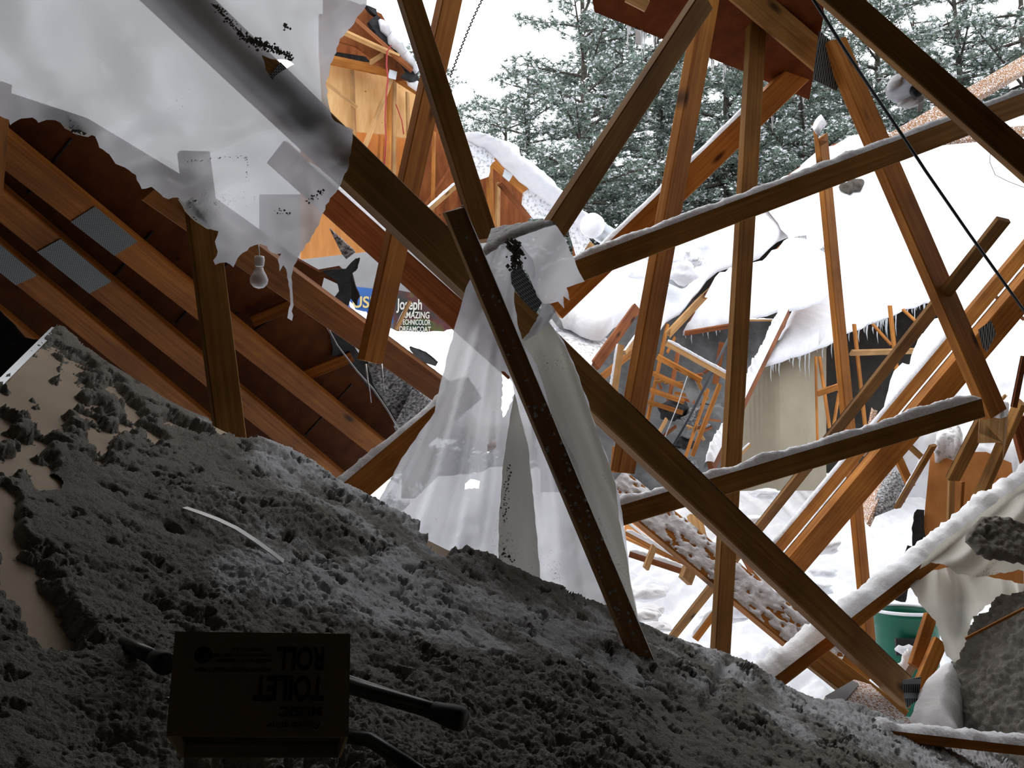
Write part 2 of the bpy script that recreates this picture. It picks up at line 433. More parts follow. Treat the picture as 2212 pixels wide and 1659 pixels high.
def slab(name, poly, pl, thick, mat, parent=None, off=0.0, label=None, cat=None, kind=None, group=None):
    """flat piece with real thickness lying in a plane; poly traced in photo pixels"""
    T = [pl.hit(x, y, off) for x, y in poly]; Bk = [q - pl.n * thick for q in T]
    n = len(poly); vs = T + Bk
    fs = [tuple(range(n)), tuple(reversed(range(n, 2 * n)))]
    fs += [(i, n + i, n + (i + 1) % n, (i + 1) % n) for i in range(n)]
    # convexity-safe triangulation of the two caps
    V2 = [Vector((q.dot(pl.u), q.dot(pl.v))) for q in T]
    from mathutils.geometry import tessellate_polygon
    tri = tessellate_polygon([[Vector((a.x, a.y, 0)) for a in V2]])
    fs = fs[2:] + [tuple(t) for t in tri] + [tuple(n + k for k in reversed(t)) for t in tri]
    o = mesh_obj(name, vs, fs, M[mat] if isinstance(mat, str) else mat, parent)
    bm = bmesh.new(); bm.from_mesh(o.data); bmesh.ops.recalc_face_normals(bm, faces=bm.faces); bm.to_mesh(o.data); bm.free()
    if label or kind: tag(o, label, cat, group, kind)
    return o
def relief(name, poly, pl, hfn, spacing, mat, parent=None, off=0.0, edge=12.0, base=.04, label=None, cat=None, kind=None, group=None, holes=(), smooth=True, jagamp=0, jagstep=30, seed=1):
    """bumpy layer (snow, fluff) lying on a plane, closed down to the plane along its rim"""
    if jagamp: poly = jag(poly, jagamp, jagstep, seed)
    V, T = cdt(poly, spacing, holes)
    W = np.array([tuple(pl.hit(a, b, off)) for a, b in V]); n = np.array(pl.n)
    uu = W @ np.array(pl.u); vv = W @ np.array(pl.v)
    # distance to rim in pixels
    pa = np.array(poly); dm = np.full(len(V), 1e9)
    for i in range(len(pa)):
        a = pa[i]; b = pa[(i + 1) % len(pa)]; ab = b - a; L2 = max((ab ** 2).sum(), 1e-9)
        t = np.clip(((V - a) @ ab) / L2, 0, 1); q = a + t[:, None] * ab
        dm = np.minimum(dm, np.sqrt(((V - q) ** 2).sum(1)))
    k = np.sqrt(np.clip(dm / edge, 0, 1)); H = hfn(uu, vv, V[:, 0], V[:, 1])
    W2 = W + n * (H * k)[:, None]
    # skirt back face
    nv = len(W); Wb = W - n * base
    from collections import Counter
    ec = Counter(); 
    for t in T:
        for i in range(3):
            ec[(t[i], t[(i + 1) % 3])] += 1
    fs = [tuple(t) for t in T.tolist()]
    fs += [(a, b, b + nv, a + nv)[::-1] for (a, b) in [tuple(map(int, e)) for e in ec] if (b, a) not in ec]
    fs += [tuple(q + nv for q in reversed(t)) for t in T.tolist()]
    o = mesh_obj(name, np.vstack([W2, Wb]), fs, mat, parent, smooth)
    if label or kind: tag(o, label, cat, group, kind)
    return o
def tube(name, pts, r, mat, parent=None, seg=8, label=None, cat=None, group=None, caps=True, r_end=None, smooth=True):
    pts = [Vector(p) for p in pts]; vs = []; fs = []; n = len(pts)
    ref = Vector((0, 0, 1))
    for i, p in enumerate(pts):
        d = (pts[min(i + 1, n - 1)] - pts[max(i - 1, 0)]).normalized()
        if abs(d.dot(ref)) > .95: ref = Vector((1, 0, 0))
        s = d.cross(ref).normalized(); t = s.cross(d)
        k = i / max(1, n - 1); rad = r if r_end is None else r + (r_end - r) * k
        if isinstance(r, (list, tuple)): rad = r[i]
        for j in range(seg):
            a = 2 * math.pi * j / seg; vs.append(p + s * (rad * math.cos(a)) + t * (rad * math.sin(a)))
    for i in range(n - 1):
        for j in range(seg):
            fs.append((i * seg + j, i * seg + (j + 1) % seg, (i + 1) * seg + (j + 1) % seg, (i + 1) * seg + j))
    if caps: fs.append(tuple(reversed(range(seg)))); fs.append(tuple((n - 1) * seg + j for j in range(seg)))
    o = mesh_obj(name, vs, fs, mat, parent, smooth)
    if label: tag(o, label, cat, group)
    return o
def icicle_mesh():
    vs = []; fs = []; n = 7; seg = 6
    for i in range(n):
        k = i / (n - 1); r = (1 - k) ** .8 * (1 + .18 * math.sin(i * 2.1)) * .5 + .02
        for j in range(seg):
            a = 2 * math.pi * j / seg; vs.append((r * math.cos(a) + .15 * math.sin(i * 1.3), r * math.sin(a), -k))
    for i in range(n - 1):
        for j in range(seg): fs.append((i * seg + j, (i + 1) * seg + j, (i + 1) * seg + (j + 1) % seg, i * seg + (j + 1) % seg))
    fs.append(tuple(range(seg)))
    me = bpy.data.meshes.new('icicle'); me.from_pydata(vs, [], fs); me.materials.append(M['ice'])
    me.polygons.foreach_set('use_smooth', [True] * len(me.polygons)); return me
ICE = icicle_mesh()
def icicle(p, length, r, parent):
    o = bpy.data.objects.new('icicle', ICE)
    mw = Matrix.Translation(p) @ Matrix.Diagonal((r * 2, r * 2, length, 1))
    MW_set(o, mw, parent); return o
def icicles_px(parent, xy, pl_or_d, rr):
    for (px, py, lp) in xy:
        d = pl_or_d if isinstance(pl_or_d, (int, float)) else pl_or_d.dep(px, py)
        icicle(P(px, py - 1, d), lp * d / F, max(.004, lp * d / F * .035) * rr, parent)
M['plydark2'] = mat_ply('sheathing_brown', (.15, .045, .01), (.07, .018, .004))
# ------------------------------------------------------------ planes of the place
PANEL = Plane((120, 705, 2.4), (1400, 1460, 2.15), (300, 1659, .95))
ROOFL = Plane((0, 300, 2.75), (0, 750, 3.35), (880, 950, 4.75))
GABLE = Plane((700, 250, 9.0), (900, 250, 9.6), (800, 500, 9.2))
ROOFA = Plane((1660, 785, 10), (2015, 645, 11.5), (1720, 370, 15))
ROOFB = Plane((1475, 715, 9.4), (1800, 600, 10.6), (1640, 545, 11.2))
ROOFC = Plane((1210, 700, 6.6), (1330, 720, 6.8), (1330, 570, 9.0))

# ------------------------------------------------------------ ground and shell (setting)
def ground():
    xs = np.concatenate([np.linspace(-14, -1.1, 26), np.linspace(-1, 8, 260), np.linspace(9.2, 60, 30)])
    ys = np.concatenate([np.linspace(4.2, 12, 260), np.linspace(12.1, 90, 46)])
    X, Y = np.meshgrid(xs, ys)
    Z = np.clip((Y - 7.2) * .33, -.2, 2.1) - .1 + .16 * sstep(0, 1, X * .1)
    near = 1 - sstep(13, 18, Y)
    Z = Z + near * (.38 * (fbm(X * .9, Y * .9, 3, 3) - .5) + .24 * (fbm(X * 3, Y * 3, 3, 8) - .5) + .14 * (.6 - worley(X * 2.6, Y * 2.6, 4)) + .08 * (.6 - worley(X * 5, Y * 5, 9)) + .04 * (.6 - worley(X * 11, Y * 11, 19)))
    Z -= 4.5 * sstep(-1.0, -4.0, X)
    n, m = X.shape
    V = np.stack([X, Y, Z], -1).reshape(-1, 3)
    i = np.arange(n - 1)[:, None] * m + np.arange(m - 1)[None]; i = i.ravel()
    Fc = np.stack([i, i + 1, i + m + 1, i + m], 1)
    o = mesh_obj('ground', V, Fc, M['snow'], smooth=True)
    tag(o, 'rumpled snow covering the rubble between the wrecked roofs', 'ground', kind='structure')
ground()
def wallbox(name, lo, hi, mat, kind='structure', label=None):
    vs = [(x, y, z) for x in (lo[0], hi[0]) for y in (lo[1], hi[1]) for z in (lo[2], hi[2])]
    fs = [(0, 1, 3, 2), (4, 6, 7, 5), (0, 4, 5, 1), (2, 3, 7, 6), (0, 2, 6, 4), (1, 5, 7, 3)]
    return tag(mesh_obj(name, vs, fs, M[mat]), label, None, None, kind)
# what is left of the attic behind and above the camera keeps the foreground dark
wallbox('ceiling', (-4.5, -4.5, 3.05), (5.2, 1.15, 3.2), 'darkwall', label='dark remaining roof over the viewer')
wallbox('wall_back', (-4.5, -4.6, -.6), (5.2, -4.5, 3.2), 'darkwall', label='dark attic end wall behind the viewer')
wallbox('wall_left', (-1.9, -4.5, -.6), (-1.8, 2.4, 3.2), 'darkwall', label='dark attic side beside the fallen panel')
wallbox('wall_right', (2.6, -4.5, -.6), (2.7, 2.6, 3.2), 'darkwall', label='dark attic side at the right')
def slant(name, quad, th, mat, label):
    a = [Vector(q) for q in quad]; n = (a[1] - a[0]).cross(a[3] - a[0]).normalized() * th; vs = a + [q + n for q in a]
    tag(mesh_obj(name, vs, [(0, 3, 2, 1), (4, 5, 6, 7), (0, 1, 5, 4), (1, 2, 6, 5), (2, 3, 7, 6), (3, 0, 4, 7)], M[mat]), label, kind='structure')
slant('sky_blocker', [(-4.5, 1.15, 3.05), (5.2, 1.15, 3.05), (5.2, 3.0, 4.21), (-4.5, 3.0, 4.21)], .12, 'darkwall', 'unseen sloping slab added to block sky light over the opening')  # unseen slab just above the view, added to keep sky light off the timbers
slant('sky_blocker_left', [(-4.5, 3.0, 4.21), (-1.4, 3.0, 4.21), (-1.9, 5.4, 5.72), (-4.5, 5.4, 5.72)], .12, 'darkwall', 'unseen slab added at the left to keep sky light off the rafters')  # added out of view so the left rafters stay dark
slant('light_blocker_left', [(-1.85, 2.4, -2), (-4.6, 7.0, -2), (-4.6, 7.0, 4.6), (-1.85, 2.4, 3.8)], .1, 'darkwall', 'unseen slanted slab added to stop light entering at the left')  # added out of view against light leaking in from the left
slant('ground_below', [(-30, -20, -4.6), (40, -20, -4.6), (40, 5, -4.6), (-30, 5, -4.6)], -.1, 'darkwall', 'dark ground far below the attic')
slant('light_blocker_right', [(2.65, 2.6, -1), (5.0, 6.2, -1), (5.0, 6.2, 3.6), (2.65, 2.6, 3.2)], .1, 'darkwall', 'unseen slanted slab added to block light beyond the frame at right')  # added out of view to darken the heap in the right corner
slant('sky_blocker_right', [(1.3, 3.0, 4.21), (5.2, 3.0, 4.21), (5.2, 4.6, 5.22), (1.6, 4.6, 5.22)], .12, 'darkwall', 'unseen slab added at the right to block sky light')  # added out of view, cuts the sky light above the right side
wallbox('floor', (-4.5, -4.5, .1), (4.6, 3.3, .2), 'darkwall', label='dark attic floor under the fallen panel')

# ------------------------------------------------------------ fallen ceiling panel with insulation
EDGE = [(-120, 945), (0, 826), (118, 708), (135, 712), (232, 790), (330, 855), (420, 902), (470, 925), (535, 957), (600, 985), (660, 1012), (740, 1068), (820, 1110),
        (890, 1150), (960, 1185), (1040, 1222), (1120, 1252), (1200, 1280), (1300, 1318), (1360, 1345), (1430, 1380), (1500, 1405), (1560, 1428), (1650, 1478),
        (1730, 1515), (1800, 1532), (1880, 1560), (1950, 1585), (2010, 1605), (2090, 1625), (2180, 1640), (2250, 1650)]
hole = [(62, 1040), (72, 1026), (95, 1024), (118, 1034), (132, 1050), (124, 1066), (98, 1066), (74, 1056)]
panel_root = empty('fallen_ceiling_panel', PANEL.hit(600, 1300),
      'tilted tan drywall ceiling panel carrying grey insulation across the foreground', 'ceiling panel')
slab('drywall_board', EDGE + [(2250, 1900), (1500, 2100), (-200, 2100)], PANEL, .013, 'drywall', panel_root)
slab('metal_corner_strip', [(-120, 935), (0, 816), (112, 706), (120, 708), (121, 716), (0, 838), (-120, 960)], PANEL, .006, 'metal', panel_root, off=.006)
BARE = [((90, 800), (-10, 930), 42, 1.0), ((150, 820), (60, 990), 38, .9), ((190, 900), (210, 980), 36, .7), ((-20, 1010), (95, 1010), 30, .7), ((0, 1080), (15, 1240), 26, .9), ((25, 1240), (110, 1400), 34, 1.1),
        ((240, 850), (290, 905), 16, .9), ((310, 930), (330, 960), 18, .7), ((205, 945), (290, 930), 14, .7), ((355, 915), (440, 955), 13, .7), ((460, 925), (520, 960), 12, .9),
        ((905, 1168), (975, 1200), 10, 1.3), ((925, 1180), (950, 1205), 14, 1.1), ((1220, 1295), (1290, 1320), 7, 1.3), ((260, 930), (275, 945), 14, .8)]
LUMPY = [((250, 740), (420, 880), 30, .5), ((10, 890), (60, 950), 26, .9), ((240, 880), (300, 950), 20, .5), ((100, 1000), (160, 1100), 60, .5)]
def capsules(x, y, L):
    r = np.zeros_like(x)
    for (a, b, w, s) in L:
        a = np.array(a, float); b = np.array(b, float); ab = b - a; L2 = max((ab ** 2).sum(), 1)
        t = np.clip(((x - a[0]) * ab[0] + (y - a[1]) * ab[1]) / L2, 0, 1)
        d = np.hypot(x - a[0] - t * ab[0], y - a[1] - t * ab[1]); r = np.maximum(r, s * np.exp(-(d / w) ** 2 * .7))
    return r
def insulation():
    step = 2.7
    gx, gy = np.meshgrid(np.arange(-60, 2290, step), np.arange(690, 1780, step))
    poly = EDGE + [(2250, 1900), (1500, 2100), (-200, 2100)]
    ins = inside(gx, gy, poly) & ~inside(gx, gy, hole)
    n, m = gx.shape
    r = np.stack([(gx - CX) / F, ct - (CY - gy) / F * st, st + (CY - gy) / F * ct], -1)
    pn = np.array(PANEL.n); k = (np.array(PANEL.a - CAM) @ pn) / (r @ pn)
    k = np.where((k > 0) & (k < 5), k, 5)
    W = np.array(CAM) + r * k[..., None]
    u = W @ np.array(PANEL.u); v = W @ np.array(PANEL.v)
    wx = fbm(u * 14, v * 14, 3, 31) - .5; wy = fbm(u * 14, v * 14, 3, 47) - .5
    uu, vv = u + wx * .03, v + wy * .03
    lump = lambda s, sd: np.sqrt(np.clip(1 - worley(uu * s, vv * s, sd) ** 2 * 1.1, 0, 1))
    big = fbm(u * 5, v * 5, 3, 11)
    h = .0085 * lump(24, 1) + .0085 * lump(46, 2) + .0065 * lump(90, 3) + .004 * lump(170, 4) + .003 * (fbm(u * 300, v * 300, 2, 8) - .5)
    h = h * (.45 + 1.9 * big) * (.32 + .68 * sstep(100, 750, gx + (gy - 900) * .3))  + .012 * (fbm(u * 7.0, v * 7.0, 2, 77) - .45)
    bare = capsules(gx, gy, BARE); more = capsules(gx, gy, LUMPY)
    cov = 1 - 1.35 * bare + .6 * more + (fbm(u * 26, v * 26, 4, 5) - .5) * 1.5 + (fbm(u * 90, v * 90, 3, 6) - .5) * .7
    c = sstep(.12, .85, cov) ** 1.3
    d = np.full(gx.shape, 1e9); E = np.array(EDGE)
    for i in range(len(E) - 1):
        a, b = E[i], E[i + 1]; ab = b - a; t = np.clip(((gx - a[0]) * ab[0] + (gy - a[1]) * ab[1]) / (ab ** 2).sum(), 0, 1)
        d = np.minimum(d, np.hypot(gx - a[0] - t * ab[0], gy - a[1] - t * ab[1]))
    rim = np.clip(d / 22, 0, 1) ** .5
    # crater round the hole, dips and a step
    dh = np.hypot((gx - 97) / 1.5, gy - 1045); crater = 1 - .9 * np.exp(-(dh / 34) ** 2)
    H = (h + .008) * c * (.35 + .65 * rim) * crater - .004 * (1 - c)
    # thicker drift low on the panel with a small scarp
    sc = sstep(0, 60, gy - (1560 - .55 * np.abs(gx - 1540) * (gx < 1540) - .05 * gx * 0)) * sstep(1380, 1480, gx) * sstep(1640, 1560, gx)
    H = H + .02 * sstep(1330, 1620, gy) * rim
    H -= .02 * np.exp(-(((gx - 1545 + (gy - 1480) * .45) / 16) ** 2)) * sstep(1440, 1480, gy) * sstep(1590, 1560, gy)
    V = W + pn * H[..., None]
    # light snow dust: attribute along the slope, a thing of place
    snow = capsules(gx, gy, [((520, 1270), (760, 1290), 60, .9), ((760, 1290), (1000, 1350), 70, 1.0), ((1000, 1350), (1240, 1420), 60, .9), ((560, 975), (760, 1100), 55, .75), ((700, 1080), (900, 1200), 50, .6),
                             ((1700, 1540), (2212, 1690), 60, 1.25), ((430, 1150), (640, 1250), 60, .45), ((1180, 1440), (1500, 1500), 60, .35), ((1500, 1430), (1750, 1540), 40, .6), ((330, 880), (480, 950), 25, .4)])
    snow = snow * (.35 + 1.3 * sstep(.35, .7, fbm(u * 9, v * 9, 4, 61))) + .25 * (fbm(u * 40, v * 40, 3, 62) - .5)
    snow = snow * (.4 + .6 * sstep(.0, .03, H - .012))
    idx = -np.ones(gx.shape, int); idx[ins] = np.arange(ins.sum())
    q = ins[:-1, :-1] & ins[1:, :-1] & ins[:-1, 1:] & ins[1:, 1:]
    a = idx[:-1, :-1][q]; b = idx[:-1, 1:][q]; cc = idx[1:, 1:][q]; e = idx[1:, :-1][q]
    o = mesh_obj('loose_insulation', V[ins], np.stack([a, b, cc, e], 1), MI, smooth=True)
    at = o.data.attributes.new('snowdust', 'FLOAT', 'POINT'); at.data.foreach_set('value', snow[ins].astype(np.float32))
    tag(o, 'grey clumped loose-fill insulation spread over the fallen ceiling panel', 'insulation', kind='stuff')
def mat_ins():
    m, nt, b = mat_new('grey_insulation_fluff')
    t = N(nt, 'ShaderNodeTexCoord'); n = noise_n(nt, t.outputs['Object'], 260, 4, .7); n2 = noise_n(nt, t.outputs['Object'], 90, 5, .75)
    base = ramp(nt, n.outputs[0], [(.3, (.22, .208, .188)), (.7, (.38, .362, .335))])
    at = N(nt, 'ShaderNodeAttribute', attribute_name='snowdust')
    ad = N(nt, 'ShaderNodeMath', operation='ADD'); nt.links.new(at.outputs['Fac'], ad.inputs[0]); nt.links.new(n2.outputs[0], ad.inputs[1])
    f = ramp(nt, ad.outputs[0], [(.7, (0, 0, 0)), (1.5, (.7, .7, .7))])
    nt.links.new(mixc(nt, f, base, (.8, .83, .9)), b.inputs['Base Color'])
    b.inputs['Roughness'].default_value = 1; b.inputs['Specular IOR Level'].default_value = .05
    bump(nt, b, n.outputs[0], .005, 1.0)
    return m
MI = mat_ins()
insulation()
# white tape strip
def strip(name, pts, wpx, pl, off, mat, label, cat, curl=.012):
    top = []; n = len(pts)
    C = [pl.hit(x, y, off + curl * math.sin(i / (n - 1) * 3.1)) for i, (x, y) in enumerate(pts)]
    vs = []; fs = []
    for i, c in enumerate(C):
        t = (C[min(i + 1, n - 1)] - C[max(i - 1, 0)]).normalized(); s = t.cross(pl.n).normalized(); w = wpx * to_px(c)[2] / F / 2
        for z in (0, .0015):
            for sg in (-1, 1): vs.append(c + s * w * sg + pl.n * z)
    for i in range(n - 1):
        a, b = i * 4, i * 4 + 4
        fs += [(a + 2, a + 3, b + 3, b + 2), (a, b, b + 1, a + 1), (a, a + 2, b + 2, b), (a + 1, b + 1, b + 3, a + 3)]
    fs += [(0, 1, 3, 2), (4 * n - 4, 4 * n - 2, 4 * n - 1, 4 * n - 3)]
    return tag(mesh_obj(name, vs, fs, M[mat]), label, cat)
strip('joint_tape_strip', [(398, 1097), (430, 1108), (470, 1123), (510, 1142), (550, 1168), (585, 1193), (612, 1214)], 22, PANEL, .038, 'white',
      'curled white strip of joint tape lying on the grey insulation', 'tape')

# ------------------------------------------------------------ broken roof at the left: sheathing and rafters
rl = empty('leaning_roof_section', ROOFL.hit(300, 700), 'dark leaning roof section with red-brown sheathing behind the fallen panel', 'roof section')
SH = [(-260, 130), (0, 200), (190, 262), (420, 400), (560, 500), (640, 560), (690, 588), (735, 580), (757, 600), (748, 622), (700, 600), (690, 640), (700, 700), (735, 760), (790, 800), (850, 870), (890, 930), (905, 975), (800, 1060), (700, 1100),
      (400, 1150), (-260, 1000)]
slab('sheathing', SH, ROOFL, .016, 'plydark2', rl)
for a, b in (((155, 300), (60, 420)), ((330, 500), (210, 640)), ((660, 640), (510, 740)), ((500, 560), (380, 700)), ((760, 830), (660, 940))):
    pa, pb = ROOFL.hit(*a, .003), ROOFL.hit(*b, .003)
    box_beam('sheathing_joint', pa, pb, ROOFL.n.cross((pb - pa).normalized()), ROOFL.n, .006, .004, M['tar'], rl)
def rafter(name, a, b, W, mat, label=None, lift=.07, S=10, side='T', **k):
    da = ROOFL.dep(*a, lift); db = ROOFL.dep(*b, lift)
    return beam(name, (*a, da), (*b, db), W, S, side, mat, label, parent=rl if not label else None, **k)
r1 = rafter('rafter', (-60, 262), (860, 1000), 58, 'amber')
face_plate(r1, .16, .235, name='nail_plate')
r2 = rafter('rafter', (-60, 385), (780, 1075), 54, 'amber')
face_plate(r2, .12, .215)
r3 = rafter('rafter', (-60, 500), (640, 1075), 48, 'amber')
face_plate(r3, .03, .11)
r4 = rafter('rafter', (-60, 640), (500, 1100), 44, 'amber')
b6 = rafter('rafter', (330, 400), (985, 868), 66, 'amber', lift=.35, snow=.012, srng=(.52, .97))
rafter('blocking', (545, 693), (672, 640), 28, 'amber', lift=.03, S=4)
rafter('blocking', (660, 810), (760, 770), 26, 'amber', lift=.03, S=4)
tar = [(697, 588), (745, 580), (770, 560), (772, 575), (755, 600), (760, 640), (735, 690), (770, 760), (840, 825), (880, 880), (905, 935), (870, 925), (800, 840), (745, 775), (720, 770), (712, 715), (700, 680), (715, 650), (735, 630), (722, 605)]
slab('tar_paper', jag(tar, 3, 14, 4), ROOFL, .004, 'tar', rl, off=.02)
sl = relief('snowy_shingle_edge', jag([(792, 790), (822, 775), (850, 790), (935, 868), (945, 905), (900, 960), (880, 950), (855, 905), (828, 860), (806, 830)], 4, 14, 9), ROOFL,
            lambda u, v, x, y: .012 + .03 * (.7 - worley(u * 22, v * 22, 3)), 5, M['shingle'], rl, off=.03, edge=8, base=.02)
slab('shingle_tab', [(893, 836), (917, 858), (893, 925), (866, 960), (850, 920)], ROOFL, .006, 'shingle', rl, off=.09)
slab('shingle_tab', [(712, 495), (735, 515), (768, 545), (748, 560), (738, 548)], ROOFL, .01, 'shingle', rl, off=.03)
for nm, pts, r, lb in (('torn_lath_icicle', [(790, 786, 3.25), (794, 820, 3.25), (799, 845, 3.24), (802, 870, 3.24)], 2.6, 'long thin icicle hanging from the cut end of the left post'),
                       ('torn_lath_icicle', [(824, 786, 3.25), (827, 815, 3.25), (831, 848, 3.24)], 2.6, 'shorter icicle hanging right beside the long one under the cut post')):
    tube('hanging_icicle', [P(*q) for q in pts], r * 3.2 / F, M['ice'], seg=7, label=lb, cat='icicle', r_end=.001, group=None)
tube('electrical_cable', [P(698, 683, 3.7), P(712, 715, 3.7), P(728, 745, 3.72), P(770, 800, 3.75), P(806, 840, 3.8), P(840, 890, 3.85), P(872, 945, 3.9)], .0035, M['metal'], label='thin grey cable running down the torn black roofing edge', cat='cable')
# light bulb hanging under the roof
lb = empty('light_bulb', P(560, 590, 2.85), 'clear glass bulb hanging below the leaning roof beside the torn plastic', 'light bulb')
def lathe(name, base, axis, prof, mat, parent=None, seg=20, smooth=True):
    axis = Vector(axis).normalized(); ref = Vector((0, 1, 0)) if abs(axis.y) < .9 else Vector((1, 0, 0))
    s = axis.cross(ref).normalized(); t = axis.cross(s); vs = []; fs = []
    for (r, h) in prof:
        for j in range(seg):
            a = 2 * math.pi * j / seg; vs.append(Vector(base) + axis * h + s * r * math.cos(a) + t * r * math.sin(a))
    for i in range(len(prof) - 1):
        for j in range(seg): fs.append((i * seg + j, i * seg + (j + 1) % seg, (i + 1) * seg + (j + 1) % seg, (i + 1) * seg + j))
    fs.append(tuple(reversed(range(seg)))); fs.append(tuple((len(prof) - 1) * seg + j for j in range(seg)))
    return mesh_obj(name, vs, fs, mat, parent, smooth)
M['glass'] = mat_plain('frosted_glass', (.75, .75, .78), .35, 0, .5, .25)
p = P(560, 578, 2.85)
lathe('socket', p + Vector((0, 0, .035)), (0, 0, -1), [(.014, 0), (.016, .01), (.014, .03)], M['white'], lb)
lathe('glass', p, (0, 0, -1), [(.012, 0), (.014, .008), (.022, .022), (.028, .036), (.026, .05), (.016, .061), (.004, .065)], M['glass'], lb)
tube('wire', [p + Vector((0, 0, .035)), p + Vector((-.02, .05, .1)), p + Vector((-.05, .12, .12))], .002, M['white'], lb)

# ------------------------------------------------------------ near timbers
g = 'broken roof truss members'
B1 = beam('truss_chord', (330, -52, 1.95), (1962, 1500, 3.6), 84, 16, 'B', 'brown', 'long dark brown timber crossing the whole view from upper left to lower right', snow=.004, srng=(.45, 1))
face_plate(B1, .085, .128, mat='plate')
B2 = beam('truss_web', (978, 450, 2.05), (1402, 1462, 2.08), 50, 8, 'L', 'pale', 'debris-speckled plank standing in front of the hanging plastic, foot in the insulation', snow=.004, broken=(.01, .05))
rr_ = random.Random(4)
def fluffs(bo, n, seed):
    q0 = BEAMS[bo.name]; vs = []; fs = []; R = q0[1]; sg = 1 if R.to_3x3().col[2].dot(CAM - R.translation) > 0 else -1
    r_ = random.Random(seed)
    for i in range(n):
        c = R @ Vector((r_.random() ** .7 * q0[2], r_.uniform(-.47, .47) * q0[3], sg * (q0[4] / 2 + .001))); r = r_.choice((.0015, .002, .003, .005)) ; b = len(vs)
        for d in ((1, 0, 0), (-1, 0, 0), (0, 1, 0), (0, -1, 0), (0, 0, 1), (0, 0, -1)): vs.append(c + Vector(d) * r * r_.uniform(.6, 1.4))
        fs += [(b, b + 2, b + 4), (b + 2, b + 1, b + 4), (b + 1, b + 3, b + 4), (b + 3, b, b + 4), (b + 2, b, b + 5), (b + 1, b + 2, b + 5), (b + 3, b + 1, b + 5), (b, b + 3, b + 5)]
    o = mesh_obj('caught_insulation', vs, fs, M['fluff2'], bo); o['kind'] = 'stuff'
M['fluff2'] = mat_noise('pale_fluff', (.3, .29, .27), (.55, .54, .52), 200, 1)
fluffs(B2, 150, 3)
B3 = beam('truss_web', (872, -40, 2.62), (1050, 520, 2.5), 56, 13, 'L', 'brown', 'dark plank leaning from the top edge down to the plastic-wrapped joint')
B4 = beam('truss_web', (980, -40, 3.35), (799, 782, 3.3), 57, 15, 'L', 'honey', 'orange-brown post with a square-cut free lower end, left of the plastic', snow=0)
B5 = beam('truss_chord', (600, 330, 4.1), (1120, 795, 4.0), 66, 4, 'T', 'red', 'reddish chord with a bright snow line on top behind the left post', snow=.014, srng=(.1, .95))
B7 = beam('truss_chord', (735, 1082, 3.2), (1020, 838, 3.5), 66, 8, 'T', 'honey', 'snow-topped honey timber rising from the panel edge behind the plastic', snow=.022)
PL1 = beam('truss_web', (418, 330, 2.75), (503, 990, 2.75), 69, 8, 'L', 'brown', 'wide knotty post standing before the dark leaning roof', 'timber')
beam('truss_web', (12, 180, 2.6), (-8, 420, 2.6), 26, 6, 'L', 'honey', 'short piece of post at the left edge under the plastic sheet')
T1 = beam('truss_web', (1520, 0, 3.1), (1180, 520, 2.9), 58, 14, 'L', 'brown', 'dark diagonal timber from the overhead plywood to the plastic-wrapped joint')
T2 = beam('truss_web', (1533, -30, 3.75), (1345, 1020, 3.75), 55, 19, 'L', 'honey', 'leaning post with a bright left edge under the overhead plywood')
T3 = beam('truss_web', (1634, 48, 3.95), (1554, 1440, 3.95), 46, 13, 'L', 'brown', 'long upright post standing right of the leaning bright-edged post')
B8 = beam('truss_chord', (1175, 611, 3.27), (2500, 113, 3.7), 52, 5, 'T', 'brown', 'upper cross timber rising from the plastic to the right edge', snow=.02, srng=(0, .95))
B9 = beam('truss_chord', (1325, 1116, 3.4), (2118, 880, 3.75), 48, 5, 'T', 'brown', 'lower snow-topped cross timber running to the splintered joint at right', snow=.034)
B10 = beam('truss_chord', (1770, -40, 2.6), (2560, 655, 2.6), 66, 13, 'B', 'brown', 'thick dark timber cutting across the upper right corner')
B11 = beam('truss_chord', (1800, 90, 3.9), (2148, 895, 3.9), 56, 20, 'L', 'honey', 'steep timber from the overhead nail plate down to the splintered joint')
B12 = beam('truss_chord', (1760, 122, 4.2), (1195, 668, 4.1), 58, 7, 'T', 'honey', 'snow-edged timber slanting behind the upright posts to the plastic', snow=.012, srng=(.22, .85))
B13 = beam('truss_web', (1770, 262, 5.5), (1878, 1400, 5.5), 30, 12, 'L', 'honey', 'slim post with a broken snow-tipped top in front of the snowy roof', broken=(.16, 0), snow=0)
relief('snow', [(1754, 276), (1762, 258), (1774, 247), (1779, 256), (1768, 268), (1760, 282)], Plane((1754, 276, 5.45), (1779, 256, 5.45), (1768, 280, 5.3)), lambda u, v, x, y: .012 + u * 0, 5, M['snowrough'], B13, edge=5)
B14a = beam('truss_web', (2260, 485, 4.75), (1668, 1195, 5.2), 33, 8, 'T', 'honey', 'thinner of the two parallel diagonal timbers at right, on the upper side', snow=.006, srng=(.3, 1))
B14b = beam('truss_chord', (2270, 560, 4.6), (1700, 1235, 5.1), 62, 17, 'T', 'honey', 'wider of the two parallel diagonal timbers at right, with a snow strip', snow=.022, srng=(0, 1), smat='snowrough')
slab('hanging_nail_plate', [(2113, 712), (2141, 692), (2152, 720), (2132, 760), (2122, 750)], Plane((2113, 712, 4.62), (2141, 692, 4.6), (2122, 750, 4.6)), .004, 'plate', label='grey toothed nail plate hanging off the wide diagonal timber', cat='nail plate')
B15 = beam('truss_web', (2168, 474, 3.6), (1446, 1384, 6.2), 24, 6, 'T', 'brown', 'thin diagonal stick from the upper right down behind both cross timbers', snow=.012, srng=(.28, .97))
B16 = beam('fallen_chord', (1325, 1045, 4.9), (1862, 1485, 4.5), 82, 12, 'B', 'honey', 'wide fallen board with snow-crusted face behind the upright post', snow=0)
face_snow(B16, .0, .9, .018)
